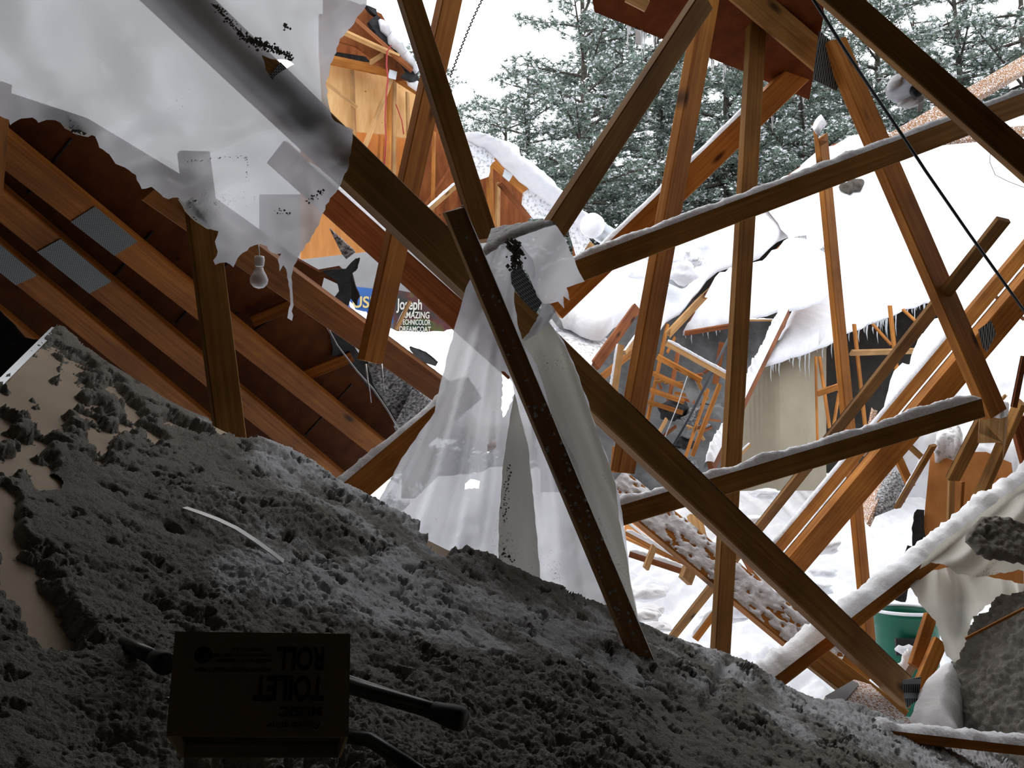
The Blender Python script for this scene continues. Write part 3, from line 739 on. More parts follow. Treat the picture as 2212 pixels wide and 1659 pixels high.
B16b = beam('fallen_chord', (1730, 1395, 3.9), (1945, 1560, 3.75), 62, 8, 'B', 'brown', 'dark wet board continuing below the snowy wide board', snow=0)
B17 = beam('fallen_chord', (1640, 1485, 3.35), (2290, 985, 4.1), 52, 26, 'B', 'honey', 'snow-capped timber rising right from the insulation to the draped plastic', snow=.05, spread=1.05, smat='snow')
B18 = beam('fallen_chord', (1870, 1576, PANEL.dep(1870, 1576, .03)), (2290, 1624, 2.95), 34, 22, 'B', 'honey', 'snowy board lying along the bottom right corner', snow=.025, smat='snowrough')
pp = Plane((1790, 1500, 3.3), (1990, 1585, 3.2), (1860, 1470, 3.6))
B19 = slab('fallen_board', [(1783, 1503), (1845, 1468), (1880, 1478), (2000, 1588), (1905, 1578), (1830, 1548)], pp, .03, 'honeysnow', label='snow-dusted board end with a blue-grey plate at the insulation edge', cat='timber')
slab('nail_plate', [(1783, 1503), (1842, 1470), (1856, 1478), (1812, 1530)], pp, .003, 'plate', B19, off=.004)
slab('nail_plate', [(1948, 1470), (1990, 1462), (1985, 1510), (1958, 1530)], Plane((1948, 1470, 3.5), (1990, 1462, 3.5), (1958, 1530, 3.5)), .003, 'plate', B1)

# overhead plywood with gusset
OV = Plane((1285, 30, 3.9), (1745, 215, 4.3), (1500, -60, 3.7))
ov = empty('overhead_plywood', OV.hit(1500, 60), 'dark red-brown plywood roof piece hanging at the top with icicles', 'plywood')
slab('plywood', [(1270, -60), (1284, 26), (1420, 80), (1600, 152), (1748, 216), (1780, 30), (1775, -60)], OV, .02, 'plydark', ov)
ob1 = beam('joist', (1590, -30, 3.75), (1800, 150, 4.05), 60, 6, 'B', 'brown', parent=ov)
icicles_px(ov, [(1285, 32, 14), (1290, 34, 16), (1356, 56, 60), (1360, 58, 22), (1386, 66, 66), (1391, 70, 60), (1395, 72, 20), (1412, 78, 26), (1418, 80, 16), (1450, 92, 12), (1486, 106, 34), (1490, 110, 14), (1537, 130, 50), (1541, 132, 28),
                (1563, 140, 50), (1567, 143, 22), (1660, 180, 12), (1735, 212, 18), (1310, 40, 8)], OV, 1)
icicle(P(1668, 252, 4.1), .07, .006, B12)
slab('clear_tag', [(1372, 64), (1390, 70), (1388, 98), (1373, 94)], OV, .002, 'glass', ov, off=-.05)
beam('scrap_block', (1355, -8, 3.5), (1398, 14, 3.5), 26, 3, 'B', 'pale', 'small yellowish wood scrap against the overhead plywood at the top edge')
GP = Plane((1760, 110, 3.85), (1812, 110, 3.9), (1790, 200, 3.88))
slab('gusset_plate', [(1770, 66), (1834, 122), (1820, 178), (1806, 196), (1757, 172), (1762, 130)], GP, .004, 'plate', label='large dark toothed nail plate joining the timbers at the top right', cat='nail plate')

# cable and chain
tube('hanging_cable', [P(1745, -20, 2.9), P(1783, 40, 2.95), P(1828, 112, 3.0), P(1890, 205, 3.1), P(1945, 286, 3.15), P(2000, 370, 3.2), P(2090, 500, 3.3), P(2170, 612, 3.4), P(2240, 710, 3.5)], .0055, M['cable'], label='dark cable running diagonally down the upper right', cat='cable')
ch = []
for i in range(90):
    k = i / 89; y = -10 + 178 * k; x = 1048 - 76 * k ** .85
    ch.append(P(x + (1.6 if i % 4 in (0, 1) else -1.6), y, 3.6))
tube('hanging_chain', ch, .0028, M['cable'], seg=5, label='thin dark twisted chain hanging against the sky behind the crossed posts', cat='chain')
tube('thin_wire', [P(2140, 320, 3.0), P(2138, 350, 3.0), P(2150, 378, 3.0), P(2178, 392, 3.0), P(2230, 412, 3.0)], .001, M['cable'], seg=5, label='hair-thin curled wire hanging from the corner timber', cat='wire')
# plastic-wrapped electrical box on the corner timber
eb = empty('electrical_box', P(1960, 190, 3.0), 'snow-dusted white electrical box under the corner timber', 'electrical box')
EBP = Plane((1932, 190, 2.95), (1990, 200, 3.0), (1960, 230, 2.97))
relief('cover', [(1932, 178), (1940, 164), (1958, 163), (1970, 176), (1984, 194), (1988, 206), (1972, 218), (1952, 218), (1936, 208), (1930, 196)], EBP, lambda u, v, x, y: .02 + .05 * fbm(u * 45, v * 45, 3), 3, M['film'], eb, edge=7, base=.03, jagamp=3, jagstep=8)
relief('cover', [(1948, 205), (1972, 212), (1990, 205), (1992, 222), (1975, 232), (1950, 226)], EBP, lambda u, v, x, y: .01 + .04 * fbm(u * 60, v * 60, 3), 3, M['white'], eb, edge=4, base=.02, jagamp=2, jagstep=6)
relief('cover', [(1930, 172), (1938, 160), (1950, 158), (1946, 180), (1936, 196), (1926, 192)], EBP, lambda u, v, x, y: .01 + .04 * fbm(u * 60, v * 60, 3), 3, M['snowrough'], eb, edge=4, base=.02, jagamp=2, jagstep=6)
slab('strap', [(1990, 206), (2000, 208), (1992, 238), (1982, 242)], EBP, .004, 'white', eb, off=.02)
lathe('socket', P(1972, 192, 2.93), (P(1990, 204, 2.9) - P(1972, 192, 2.93)), [(.014, 0), (.018, .01), (.018, .03), (.012, .034)], M['cable'], eb)

# ------------------------------------------------------------ plastic sheets
def D_left(x, y):
    bd = 1 / (.513 - .235 * np.clip((x - 330) / 1632, -.25, 1))
    dist = np.abs(y - (-52 + .951 * (x - 330)))
    away = 1 - np.exp(-(dist / 150) ** 2)
    f1 = .035 * np.sin(x / 55 + y / 80) + .02 * np.sin(x / 31 - y / 60) + .05 * (fbm(x / 120, y / 90, 3, 5) - .5)
    gather = .03 * np.sin((x - y * .3) / 14) * np.exp(-((x - 700) / 60) ** 2) * np.clip(y / 300, 0, 1)
    rr = .014 * np.sin((y * .9 + x * .25) / 16 + 3 * fbm(x / 80, y / 80, 2, 9)) * np.exp(-((y - 330) / 90) ** 2)
    return bd - .056 + away * (-.05 + f1 + gather) + rr
pl_out = [(-60, -60), (800, -60), (790, 10), (765, 50), (735, 85), (718, 130), (705, 185), (712, 235), (722, 262), (735, 268), (762, 280), (762, 300), (755, 350), (742, 385), (725, 415), (705, 445), (690, 480), (668, 520), (645, 555), (635, 575), (629, 610), (633, 650),
          (631, 692), (622, 688), (628, 645), (622, 600), (620, 580), (612, 572), (604, 585), (600, 560), (606, 548), (585, 546), (576, 530), (560, 528), (540, 534), (525, 545), (512, 560), (506, 576), (488, 566), (465, 572), (462, 562), (470, 545), (466, 520), (470, 500),
          (440, 488), (410, 462), (396, 440), (385, 425), (362, 432), (345, 418), (328, 405), (305, 408), (292, 380), (270, 362), (250, 352), (238, 335), (215, 318), (205, 296), (180, 285), (150, 275), (128, 262), (100, 258), (85, 264), (70, 254), (48, 256), (30, 262), (20, 272), (18, 258), (-10, 248), (-60, 245)]
tear = [(565, 118), (590, 128), (622, 130), (636, 138), (620, 148), (600, 160), (588, 172), (575, 150)]
SHL = sheet('torn_plastic_sheet', jag(pl_out, 2.2, 9, 3), D_left, 9, M['film'], holes=[jag(tear, 1.5, 8, 5)], label='large torn white plastic sheet filling the upper left corner', cat='plastic sheet')
def debris(name, parent, pts, size, mat, dfn, n, seed):
    rr = random.Random(seed); vs = []; fs = []
    for i in range(n):
        k = rr.random() * (len(pts) - 1); j = int(k); f = k - j
        x = pts[j][0] + (pts[j + 1][0] - pts[j][0]) * f + rr.gauss(0, size * .55); y = pts[j][1] + (pts[j + 1][1] - pts[j][1]) * f + rr.gauss(0, size * .55)
        d = float(dfn(np.array([x]), np.array([y]))[0]); c = P(x, y, d - .004); r = size * d / F * rr.uniform(.15, .5); b = len(vs)
        for s in ((1, 0, 0), (-1, 0, 0), (0, 1, 0), (0, -1, 0), (0, 0, 1), (0, 0, -1)): vs.append(c + Vector(s) * r * rr.uniform(.6, 1.4))
        fs += [(b, b + 2, b + 4), (b + 2, b + 1, b + 4), (b + 1, b + 3, b + 4), (b + 3, b, b + 4), (b + 2, b, b + 5), (b + 1, b + 2, b + 5), (b + 3, b + 1, b + 5), (b, b + 3, b + 5)]
    o = mesh_obj(name, vs, fs, M[mat], parent); o['kind'] = 'stuff'; return o
M['fluff'] = mat_noise('dark_fluff', (.08, .075, .06), (.2, .19, .16), 200, 1, .5, .003)
debris('caught_insulation', SHL, [(465, 10), (490, 40), (520, 75), (548, 92), (580, 100), (610, 112), (632, 128)], 7, 'fluff', D_left, 330, 2)
debris('caught_insulation', SHL, [(538, 85), (560, 92), (580, 105)], 9, 'fluff', D_left, 90, 3)
debris('caught_insulation', SHL, [(617, 55), (622, 60)], 7, 'fluff', D_left, 16, 4)
debris('caught_insulation', SHL, [(665, 435), (685, 422), (697, 412)], 6, 'fluff', D_left, 30, 5)
debris('caught_insulation', SHL, [(598, 455), (625, 462)], 5, 'fluff', D_left, 16, 5)
debris('caught_insulation', SHL, [(400, 350), (440, 346), (480, 340), (530, 338), (536, 360), (533, 400)], 3, 'fluff', D_left, 60, 6)
# pocket of fluff in torn folds of its lower edge
for k, pts in enumerate(([(128, 262), (150, 250), (180, 262), (205, 290), (190, 296), (160, 288), (140, 278)], [(385, 430), (410, 432), (440, 442), (455, 462), (470, 492), (450, 496), (420, 478), (398, 455)])):
    sheet('torn_fold', jag(pts, 1, 8, k), lambda x, y: D_left(x, y) + .025, 7, M['filmdirty'], SHL)
    debris('caught_insulation', SHL, [tuple(np.mean(pts[:3], 0)), tuple(np.mean(pts[3:], 0))], 10, 'fluff', lambda x, y: D_left(x, y) + .01, 60, 8 + k)

def D_mid(x, y):
    ang = np.arctan2(x - 1110, np.maximum(y - 480, 1))
    r = np.clip((y - 500) / 500, 0, 1.6)
    f = .085 * np.sin(ang * 17 + .8) * r + .05 * np.sin(ang * 41 + 2 + np.sin(y / 90)) * r * (.4 + r * .4) + .012 * np.sin(ang * 97) * r
    return 2.28 + .30 * np.clip((y - 520) / 800, 0, 1) + f * .8 + .02 * (fbm(x / 60, y / 120, 3, 8) - .5)
mid_out = [(1062, 520), (1040, 560), (1012, 610), (998, 650), (985, 700), (968, 760), (952, 830), (938, 890), (930, 905), (905, 935), (860, 1005), (808, 1100), (860, 1250), (1100, 1400), (1400, 1480), (1400, 1420), (1385, 1360), (1362, 1250), (1350, 1150), (1335, 1060), (1312, 990), (1288, 930),
           (1272, 870), (1245, 800), (1218, 740), (1190, 700), (1180, 660), (1170, 620), (1150, 560), (1120, 520)]
h1 = [(1084, 800), (1100, 812), (1112, 845), (1104, 872), (1092, 900), (1085, 902), (1082, 870), (1086, 840)]
h2 = [(1052, 968), (1058, 952), (1070, 948), (1072, 962), (1062, 978), (1053, 980)]
h3 = [(1005, 1045), (1018, 1034), (1036, 1040), (1034, 1054), (1014, 1056), (1003, 1056)]
h4 = [(1120, 570), (1142, 592), (1160, 640), (1172, 690), (1150, 722), (1130, 738), (1118, 700), (1110, 640), (1112, 600)]
MID = sheet('hanging_plastic_drape', jag(mid_out, 1.5, 14, 5), D_mid, 9, M['film'], holes=[jag(h1, 2, 6, 1), jag(h2, 1.5, 5, 2), jag(h3, 1.5, 5, 3), jag(h4, 1, 9, 7)], label='long pleated white plastic drape hanging from the timber joint in the middle', cat='plastic sheet')
def D_str(x, y): return D_mid(x, y) * 0 + 2.24 + .28 * np.clip((y - 680) / 700, 0, 1) + .03 * np.sin((x - .35 * y) / 26) + .02 * np.sin((x - .35 * y) / 11)
sheet('front_fold', jag([(1165, 705), (1178, 690), (1190, 700), (1222, 750), (1255, 830), (1275, 890), (1300, 960), (1330, 1045), (1337, 1120), (1350, 1180), (1362, 1260), (1385, 1370), (1395, 1440), (1330, 1400), (1290, 1240), (1250, 1100), (1215, 980), (1185, 870), (1160, 790), (1128, 735), (1140, 722)], 1, 14, 6), D_str, 9, M['filmdirty'], MID)
def D_col(x, y): return 2.3 + .2 * np.clip((y - 850) / 400, 0, 1) + .03 * np.cos((x - 1135) / 16)
sheet('middle_pleat', jag([(1112, 850), (1125, 900), (1140, 960), (1150, 1050), (1158, 1140), (1165, 1215), (1168, 1290), (1120, 1270), (1076, 1225), (1078, 1120), (1085, 1020), (1098, 930), (1105, 880)], 1, 12, 7), D_col, 8, M['filmdirty'], MID)
debris('caught_insulation', MID, [(1100, 1000), (1095, 1060), (1088, 1130)], 5, 'fluff', D_col, 60, 11)
debris('caught_insulation', MID, [(1085, 1190), (1110, 1215)], 6, 'fluff', D_col, 26, 12)
# cap of the drape over the joint
def D_cap(x, y): return 2.30 - .11 * np.clip((x - 1100) / 160, 0, 1) + .05 * np.clip((y - 480) / 80, 0, 1) + .02 * np.sin(x / 22 + y / 30)
CAP = sheet('top_flap', jag([(1062, 492), (1090, 488), (1150, 478), (1190, 476), (1205, 490), (1222, 520), (1240, 560), (1262, 608), (1245, 615), (1225, 620), (1232, 650), (1218, 640), (1218, 668), (1205, 650), (1190, 655), (1175, 660), (1160, 640), (1145, 600), (1125, 550), (1115, 535), (1080, 528), (1050, 545), (1040, 560)], 1.5, 10, 8), D_cap, 8, M['film'], MID)
CP = Plane((1062, 505, 2.25), (1200, 490, 2.22), (1100, 480, 2.42))
relief('snow_and_fluff', jag([(1040, 555), (1052, 520), (1066, 495), (1110, 486), (1185, 476), (1200, 482), (1150, 498), (1105, 515), (1080, 528), (1052, 548)], 2, 9, 4), Plane((1040, 555, 2.2), (1200, 480, 2.18), (1120, 486, 2.3)), lambda u, v, x, y: .006 + .008 * fbm(u * 60, v * 60, 3), 5, M['shinglesnow'], MID, edge=6, base=.004)
debris('caught_insulation', MID, [(1105, 525), (1118, 545), (1110, 580)], 13, 'fluff', lambda x, y: x * 0 + 2.2, 130, 14)
slab('nail_plate', [(1102, 588), (1124, 574), (1170, 655), (1158, 676), (1128, 648), (1104, 612)], Plane((1118, 600, 2.3), (1165, 655, 2.3), (1128, 640, 2.32)), .003, 'plate', MID)
def D_rag(x, y): return x * 0 + 2.2 + .03 * np.sin(x / 9 + y / 14)
sheet('torn_rag', jag([(1170, 655), (1188, 655), (1200, 672), (1210, 690), (1222, 718), (1205, 706), (1192, 690), (1180, 700), (1160, 722), (1130, 738), (1150, 705), (1165, 680)], 1.5, 7, 9), D_rag, 6, M['film'], MID)

# ------------------------------------------------------------ carton and metal stand in the dark foreground
bx = empty('carton', P(558, 1600, .8), 'upside-down tan novelty carton with black lettering at the bottom edge', 'box')
bTL, bTR, bBR, bBL = P(378, 1364, .792), P(757, 1369, .822), P(753, 1592, .782), P(359, 1590, .752)
nrm = (bTR - bTL).cross(bBL - bTL).normalized()
if nrm.dot(CAM - bTL) < 0: nrm = -nrm
dep = .13
q = [bTL, bTR, bBR, bBL]; qb = [v - nrm * dep for v in q]
vin = [v for v in q + qb]; cen = sum(vin, Vector()) / 8
yd = ((bBL - bTL) + (bBR - bTR)).normalized(); th_ = .0025
inn = []
for i, v in enumerate(vin):
    w_ = v.copy(); xd = (bTR - bTL).normalized()
    w_ += xd * (th_ if i % 4 in (0, 3) else -th_) - nrm * (th_ if i < 4 else -th_)
    if i % 4 in (0, 1): w_ += yd * th_
    inn.append(w_)
mesh_obj('carton_body', vin + inn, [(0, 3, 2, 1), (4, 5, 6, 7), (0, 1, 5, 4), (1, 2, 6, 5), (3, 0, 4, 7), (8, 9, 10, 11), (12, 15, 14, 13), (8, 12, 13, 9), (9, 13, 14, 10), (11, 15, 12, 8), (2, 3, 11, 10), (6, 2, 10, 14), (7, 6, 14, 15), (3, 7, 15, 11)], M['card'], bx)
ex = (bTL - bTR).normalized(); ey = (bBL - bTL); ey = (ey - ex * ey.dot(ex)).normalized()   # rotated half a turn: text right = photo left, text up = photo down
def text(name, body, px, py, hpx, wpx, mat, parent, org, exx, eyy, nn, pxscale, shear=0, bold=0.0, extr=.0003):
    cu = bpy.data.curves.new(name, 'FONT'); cu.body = body; cu.size = 1; cu.extrude = .002; cu.offset = bold; cu.shear = shear; cu.align_x = 'LEFT'
    tmp = bpy.data.objects.new('tmp', cu); SC.collection.objects.link(tmp); bpy.context.view_layer.update()
    me = bpy.data.meshes.new_from_object(tmp.evaluated_get(bpy.context.evaluated_depsgraph_get())); dim = tmp.dimensions.copy()
    bpy.data.objects.remove(tmp); me.materials.clear(); me.materials.append(mat); o = bpy.data.objects.new(name, me); SC.collection.objects.link(o)
    sx = wpx * pxscale / max(dim.x, .01); sy = hpx * pxscale / max(dim.y, .01)
    o_ = org + nn * extr
    mw = Matrix(((exx.x * sx, eyy.x * sy, nn.x * .2, o_.x), (exx.y * sx, eyy.y * sy, nn.y * .2, o_.y), (exx.z * sx, eyy.z * sy, nn.z * .2, o_.z), (0, 0, 0, 1)))
    o.matrix_world = mw; MW[o.name] = mw.copy()
    if parent is not None: o.parent = parent; o.matrix_parent_inverse = MW[parent.name].inverted(); o.matrix_basis = mw
    return o
BPL = type('q', (), {})()
def on_box(px, py):
    r = P(px, py, 1) - CAM; return CAM + r * ((bTL - CAM).dot(nrm) / r.dot(nrm))
s1 = (bTR - bTL).length / 379
for body, x, y, w, h, sh, bo in (('ROLL', 703, 1400, 103, 52, 0, .03), ('TOILET', 701, 1462, 150, 54, 0, .03), ('MUSIC', 697, 1527, 90, 21, 0, .03), ('Pleasantime', 694, 1560, 112, 14, .3, .0),
                          ('MADE IN U.S.A.', 570, 1400, 68, 7, 0, 0), ('NORTH HOLLYWOOD, CALIF. 91605', 588, 1413, 125, 7, 0, 0), ('PACIFIC GAME COMPANY', 588, 1424, 117, 7, 0, 0), ('ANOTHER CRAFTED PRODUCT FROM', 587, 1443, 160, 8, 0, 0)):
    text('lettering', body, x, y, h, w, M['ink'], bx, on_box(x, y), ex, ey, nrm, s1, sh, bo)
c = on_box(439, 1415)
mesh_obj('emblem', [c + nrm * .0006 + ex * (.0072 * math.cos(a)) + ey * (.0072 * math.sin(a)) for a in np.linspace(0, 6.2832, 25)[:-1]], [tuple(range(24))], M['ink'], bx)
mi = [inn[3] * .5 + (inn[0]) * .5 + yd * .028] 
ct_ = [inn[3] - yd * .012, inn[2] - yd * .012, inn[6] - yd * .012, inn[7] - yd * .012]
mesh_obj('shade_block', ct_ + [v - yd * .05 for v in ct_], [(0, 1, 2, 3), (7, 6, 5, 4), (0, 4, 5, 1), (1, 5, 6, 2), (2, 6, 7, 3), (3, 7, 4, 0)], M['rubber'], bx)  # black block added in the open end to stand in for shade inside
stn = empty('metal_stand', P(600, 1500, 1.0), 'overturned dark tubular metal stand with rubber feet behind the carton', 'stand')
def leg(pts, r, foot=True, m='black', fr=1.45):
    pp_ = [P(*q) for q in pts]
    o = tube('leg', pp_, r, M[m], stn, 12)
    if foot:
        d = (pp_[-1] - pp_[-2]).normalized()
        lathe('rubber_foot', pp_[-1] - d * .03, d, [(r * 1.12, 0), (r * 1.25, .012), (r * fr, .022), (r * fr, .034), (r * fr * .85, .037)], M['rubber'], o, 18)
    return o
leg([(225, 1378, 1.12), (290, 1400, 1.06), (355, 1432, .98)], .0085)
leg([(236, 1405, 1.08), (258, 1475, 1.02), (281, 1555, .95)], .0075)
leg([(180, 1390, 1.12), (215, 1412, 1.1), (240, 1370, 1.15)], .006, False)
leg([(284, 1497, 1.02), (330, 1505, 1.0), (375, 1514, .98)], .003, False, 'metal')
leg([(700, 1465, 1.02), (900, 1524, .99), (990, 1552, .97)], .0088)
leg([(700, 1450, 1.06), (850, 1500, 1.04), (880, 1510, 1.03)], .005, False)
leg([(700, 1580, .97), (800, 1598, .95), (920, 1680, .9)], .0075, False)
beam('wood_lath', (-40, 1352, 1.3), (140, 1437, 1.2), 18, 4, 'T', 'brown', 'thin dark lath at the lower left edge on the insulation')
tube('red_wire', [PANEL.hit(x, y, .055) for x, y in ((1770, 1560), (1790, 1580), (1808, 1592), (1850, 1612), (1880, 1640), (1915, 1665))], .0016, M['redwire'], seg=5, label='thin red wire lying on the insulation at lower right', cat='wire')
# ------------------------------------------------------------ far wrecked gable building at the left
def gb(nm, a, b, W, S, side, mat, off=.0, par=None, **k):
    return beam(nm, (*a, GABLE.dep(*a, off)), (*b, GABLE.dep(*b, off)), W, S, side, mat, parent=par or gab, **k)
gab = empty('gable_building', GABLE.hit(820, 300), 'broken building end with bare studs and tan plywood gable behind the crossed posts', 'building')
slab('gable_plywood', [(690, 110), (845, 150), (905, 185), (925, 200), (905, 300), (868, 297), (832, 290), (700, 278)], GABLE, .02, 'plytan', gab, off=.0)
slab('lower_wall', [(650, 270), (905, 290), (960, 270), (1010, 300), (1080, 350), (1080, 520), (1000, 520), (650, 560)], GABLE, .02, 'plyorange', gab, off=-.5)
slab('red_sheathing', [(925, 250), (1010, 290), (1145, 385), (1140, 505), (1000, 505), (900, 470)], GABLE, .02, 'plyred', gab, off=-.25)
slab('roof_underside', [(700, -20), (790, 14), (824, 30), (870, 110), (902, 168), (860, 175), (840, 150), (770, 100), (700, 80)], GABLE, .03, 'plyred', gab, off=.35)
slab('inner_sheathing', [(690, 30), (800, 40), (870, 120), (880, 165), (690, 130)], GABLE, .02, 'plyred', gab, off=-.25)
slab('painted_shade_strip', [(700, 108), (790, 122), (800, 134), (700, 124)], GABLE, .01, 'tar', gab, off=.06)  # black strip over the gable, a shadow painted as a thin slab
gb('rafter', (740, 68), (860, 122), 13, 5, 'T', 'pale', .5); gb('rafter', (765, 42), (890, 152), 13, 5, 'B', 'red', .5)
gb('tie_beam', (705, 128), (850, 158), 22, 6, 'T', 'honey', .25); gb('brace', (800, 135), (827, 118), 11, 4, 'T', 'pale', .4)
gb('brace', (700, 175), (771, 232), 9, 4, 'T', 'pale', .3); gb('brace', (845, 170), (786, 322), 12, 4, 'L', 'pale', .3)
gb('stud', (842, 160), (838, 385), 12, 5, 'R', 'honey', .2); gb('stud', (852, 165), (850, 385), 11, 4, 'L', 'pale', .15)
gb('stud', (760, 145), (765, 296), 11, 4, 'L', 'pale', .08); gb('stud', (880, 200), (882, 300), 9, 4, 'L', 'pale', .08)
gb('tie_beam', (850, 165), (905, 200), 16, 5, 'T', 'honey', .22)
for x in (818, 830, 866): gb('stud', (x + 2, 292), (x - 6, 470), 6, 2, 'L', 'honey', -.35)
gb('stud', (738, 400), (728, 440), 14, 5, 'L', 'pale', -.3); gb('stud', (752, 420), (760, 470), 7, 3, 'L', 'pale', -.3); gb('brace', (765, 430), (800, 500), 6, 2, 'L', 'red', -.3)
gb('stud', (810, 480), (822, 520), 12, 4, 'L', 'pale', -.25)
gb('stud', (938, 285), (934, 475), 9, 4, 'L', 'honey', -.1); gb('brace', (915, 462), (985, 400), 14, 4, 'T', 'pale', -.05, snow=.02); gb('brace', (900, 470), (975, 360), 5, 2, 'T', 'red', -.2)
gb('stud', (1056, 350), (1062, 500), 17, 6, 'L', 'honey', 0); gb('stud', (1076, 395), (1074, 500), 12, 5, 'L', 'pale', -.1)
gb('rafter', (1062, 345), (1135, 410), 24, 6, 'T', 'honey', .3); gb('rafter', (1080, 395), (1145, 470), 16, 5, 'T', 'red', .1)
gb('rafter', (1238, 500), (1300, 555), 18, 6, 'T', 'pale', .1)
slab('nail_plate', [(1090, 365), (1108, 378), (1100, 392), (1086, 380)], GABLE, .01, 'metal', gab, off=.42)
slab('nail_plate', [(842, 150), (858, 155), (855, 172), (838, 168)], GABLE, .01, 'metal', gab, off=.42)
shing = [(786, 8), (798, 12), (812, 22), (824, 40), (820, 58), (836, 75), (842, 92), (858, 104), (872, 118), (888, 135), (902, 152), (906, 175), (892, 178), (868, 160), (880, 150), (862, 128), (840, 108), (822, 88), (808, 62), (795, 50), (812, 34), (800, 20)]
slab('torn_shingles', jag(shing, 3, 9, 3), GABLE, .05, 'tar', gab, off=.45)
relief('roof_snow', jag([(822, 42), (836, 55), (850, 75), (866, 95), (885, 118), (906, 150), (900, 156), (880, 132), (860, 108), (842, 92), (838, 76), (824, 62)], 2, 12, 4), GABLE, lambda u, v, x, y: .08 + u * 0, 8, M['snow'], gab, off=.5, edge=6)
relief('roof_snow', [(880, 165), (905, 178), (925, 200), (905, 196), (885, 182)], GABLE, lambda u, v, x, y: .06 + u * 0, 8, M['snow'], gab, off=.4, edge=6)
slab('snowy_shingles', jag([(1008, 292), (1060, 330), (1075, 345), (1062, 352), (1055, 380), (1040, 385), (1030, 370), (1015, 340)], 2, 8, 3), GABLE, .03, 'shinglesnow', gab, off=.35)
slab('snowy_shingles', [(1135, 395), (1185, 420), (1250, 470), (1275, 520), (1250, 560), (1235, 510), (1225, 470), (1190, 470), (1155, 472), (1130, 440)], GABLE, .03, 'shinglesnow', gab, off=.3)
relief('roof_snow', jag([(1005, 285), (1030, 288), (1058, 300), (1090, 312), (1108, 322), (1112, 340), (1135, 352), (1168, 385), (1205, 418), (1240, 450), (1275, 472), (1335, 515), (1330, 535), (1290, 520), (1245, 478), (1190, 438), (1140, 400), (1090, 355), (1050, 318), (1008, 300)], 2, 14, 5),
       GABLE, lambda u, v, x, y: .16 + .05 * fbm(u * 3, v * 3), 8, M['snow'], gab, off=.4, edge=9)
slab('red_gable', [(1238, 498), (1300, 552), (1320, 580), (1240, 565)], GABLE, .02, 'plyred', gab, off=-.05)
tube('red_wire', [GABLE.hit(x, y, .6) for x, y in ((845, 98), (836, 112), (835, 140), (838, 170), (834, 210), (832, 260), (834, 300), (830, 360))], .008, M['redwire'], seg=5, label='red wire dangling in front of the tan gable', cat='wire')
tube('red_wire', [GABLE.hit(x, y, .3) for x, y in ((855, 225), (868, 260), (872, 290))], .006, M['redwire'], seg=5, label='short red wire against the gable plywood right of the studs', cat='wire')
# vent duct on the ridge
vd = empty('vent_duct', GABLE.hit(1290, 490, .7), 'snow-capped round metal vent duct on the far roof ridge', 'duct')
c0 = P(1282, 489, 8.6); ax = (P(1345, 530, 9.2) - c0).normalized()
lathe('pipe', c0, ax, [(.085, 0), (.085, .6)], M['metal'], vd, 24)
lathe('cap', c0 - ax * .05, ax, [(.02, -.04), (.1, -.03), (.115, 0), (.115, .05), (.1, .055)], M['snow'], vd, 24)
vd2 = empty('vent_duct', P(1455, 580, 9.5), 'bluish fallen duct length half buried in snow on the far roof', 'duct')
c0 = P(1385, 560, 9.6); c1 = P(1480, 600, 9.2)
lathe('pipe', c0, c1 - c0, [(.11, 0), (.115, (c1 - c0).length)], M['metal'], vd2, 24)
# banners and their wall
BW = Plane((740, 600, 13), (960, 640, 13), (850, 720, 12.9))
slab('wall_far', [(560, 420), (1060, 420), (1060, 780), (560, 780)], BW, .1, 'palewall', off=-.2, label='pale grey far wall behind the banners', kind='structure')
M['blue'] = mat_plain('blue_banner', (.03, .12, .4), .6); M['gold'] = mat_plain('gold_letter', (.62, .5, .2), .6); M['paint'] = mat_plain('white_letter', (.62, .64, .6), .6)
M['orangeink'] = mat_plain('orange_letter', (.45, .16, .06), .6)
m, nt, b = mat_new('dark_rainbow_banner'); t_ = N(nt, 'ShaderNodeTexCoord'); nn_ = noise_n(nt, t_.outputs['Object'], 2.2, 2)
nt.links.new(ramp(nt, nn_.outputs[0], [(.40, (.012, .02, .022)), (.5, (.08, .015, .02)), (.55, (.07, .08, .015)), (.6, (.012, .06, .03)), (.66, (.012, .02, .03))]), b.inputs['Base Color']); M['rainbow'] = m
e1 = Vector((1, 0, 0)); e2 = (BW.v if BW.v.z > 0 else -BW.v)
bn1 = slab('theatre_banner', [(748, 617), (885, 632), (880, 700), (735, 690)], BW, .01, 'blue', off=.02, label='blue show banner with gold lettering seen through the roof gap', cat='banner')
bn2 = slab('theatre_banner', [(850, 625), (990, 650), (985, 735), (850, 735)], BW, .01, 'rainbow', off=.05, label='dark show banner with rainbow patch and white hand lettering', cat='banner')
def btxt(par, body, x, y, w, h, mat, off=.06, sh=0):
    c = BW.hit(x, y, off); text('lettering', body, x, y, h, w, M[mat], par, c, e1, e2, BW.n, to_px(c)[2] / F, sh, .02, .004)
btxt(bn1, 'USE', 760, 664, 52, 26, 'gold', .045)
for body, x, y, w, h in (('Joseph', 858, 668, 55, 32), ('AMAZING', 868, 687, 60, 15), ('TECHNICOLOR', 864, 701, 66, 12), ('DREAMCOAT', 862, 716, 68, 12)): btxt(bn2, body, x, y, w, h, 'paint', .08)
SNL = Plane((845, 715, 7.5), (985, 700, 8.0), (900, 830, 6.0))
relief('snowy_shingle_roof', [(755, 650), (768, 668), (800, 690), (846, 720), (880, 729), (930, 730), (965, 722), (1010, 720), (1120, 760), (1150, 960), (1040, 960), (940, 880), (860, 790), (780, 700)], SNL, lambda u, v, x, y: .05 + .05 * fbm(u * 3, v * 3), 12, M['snow'], edge=8, label='small snowy roof patch below the banners', cat='roof')
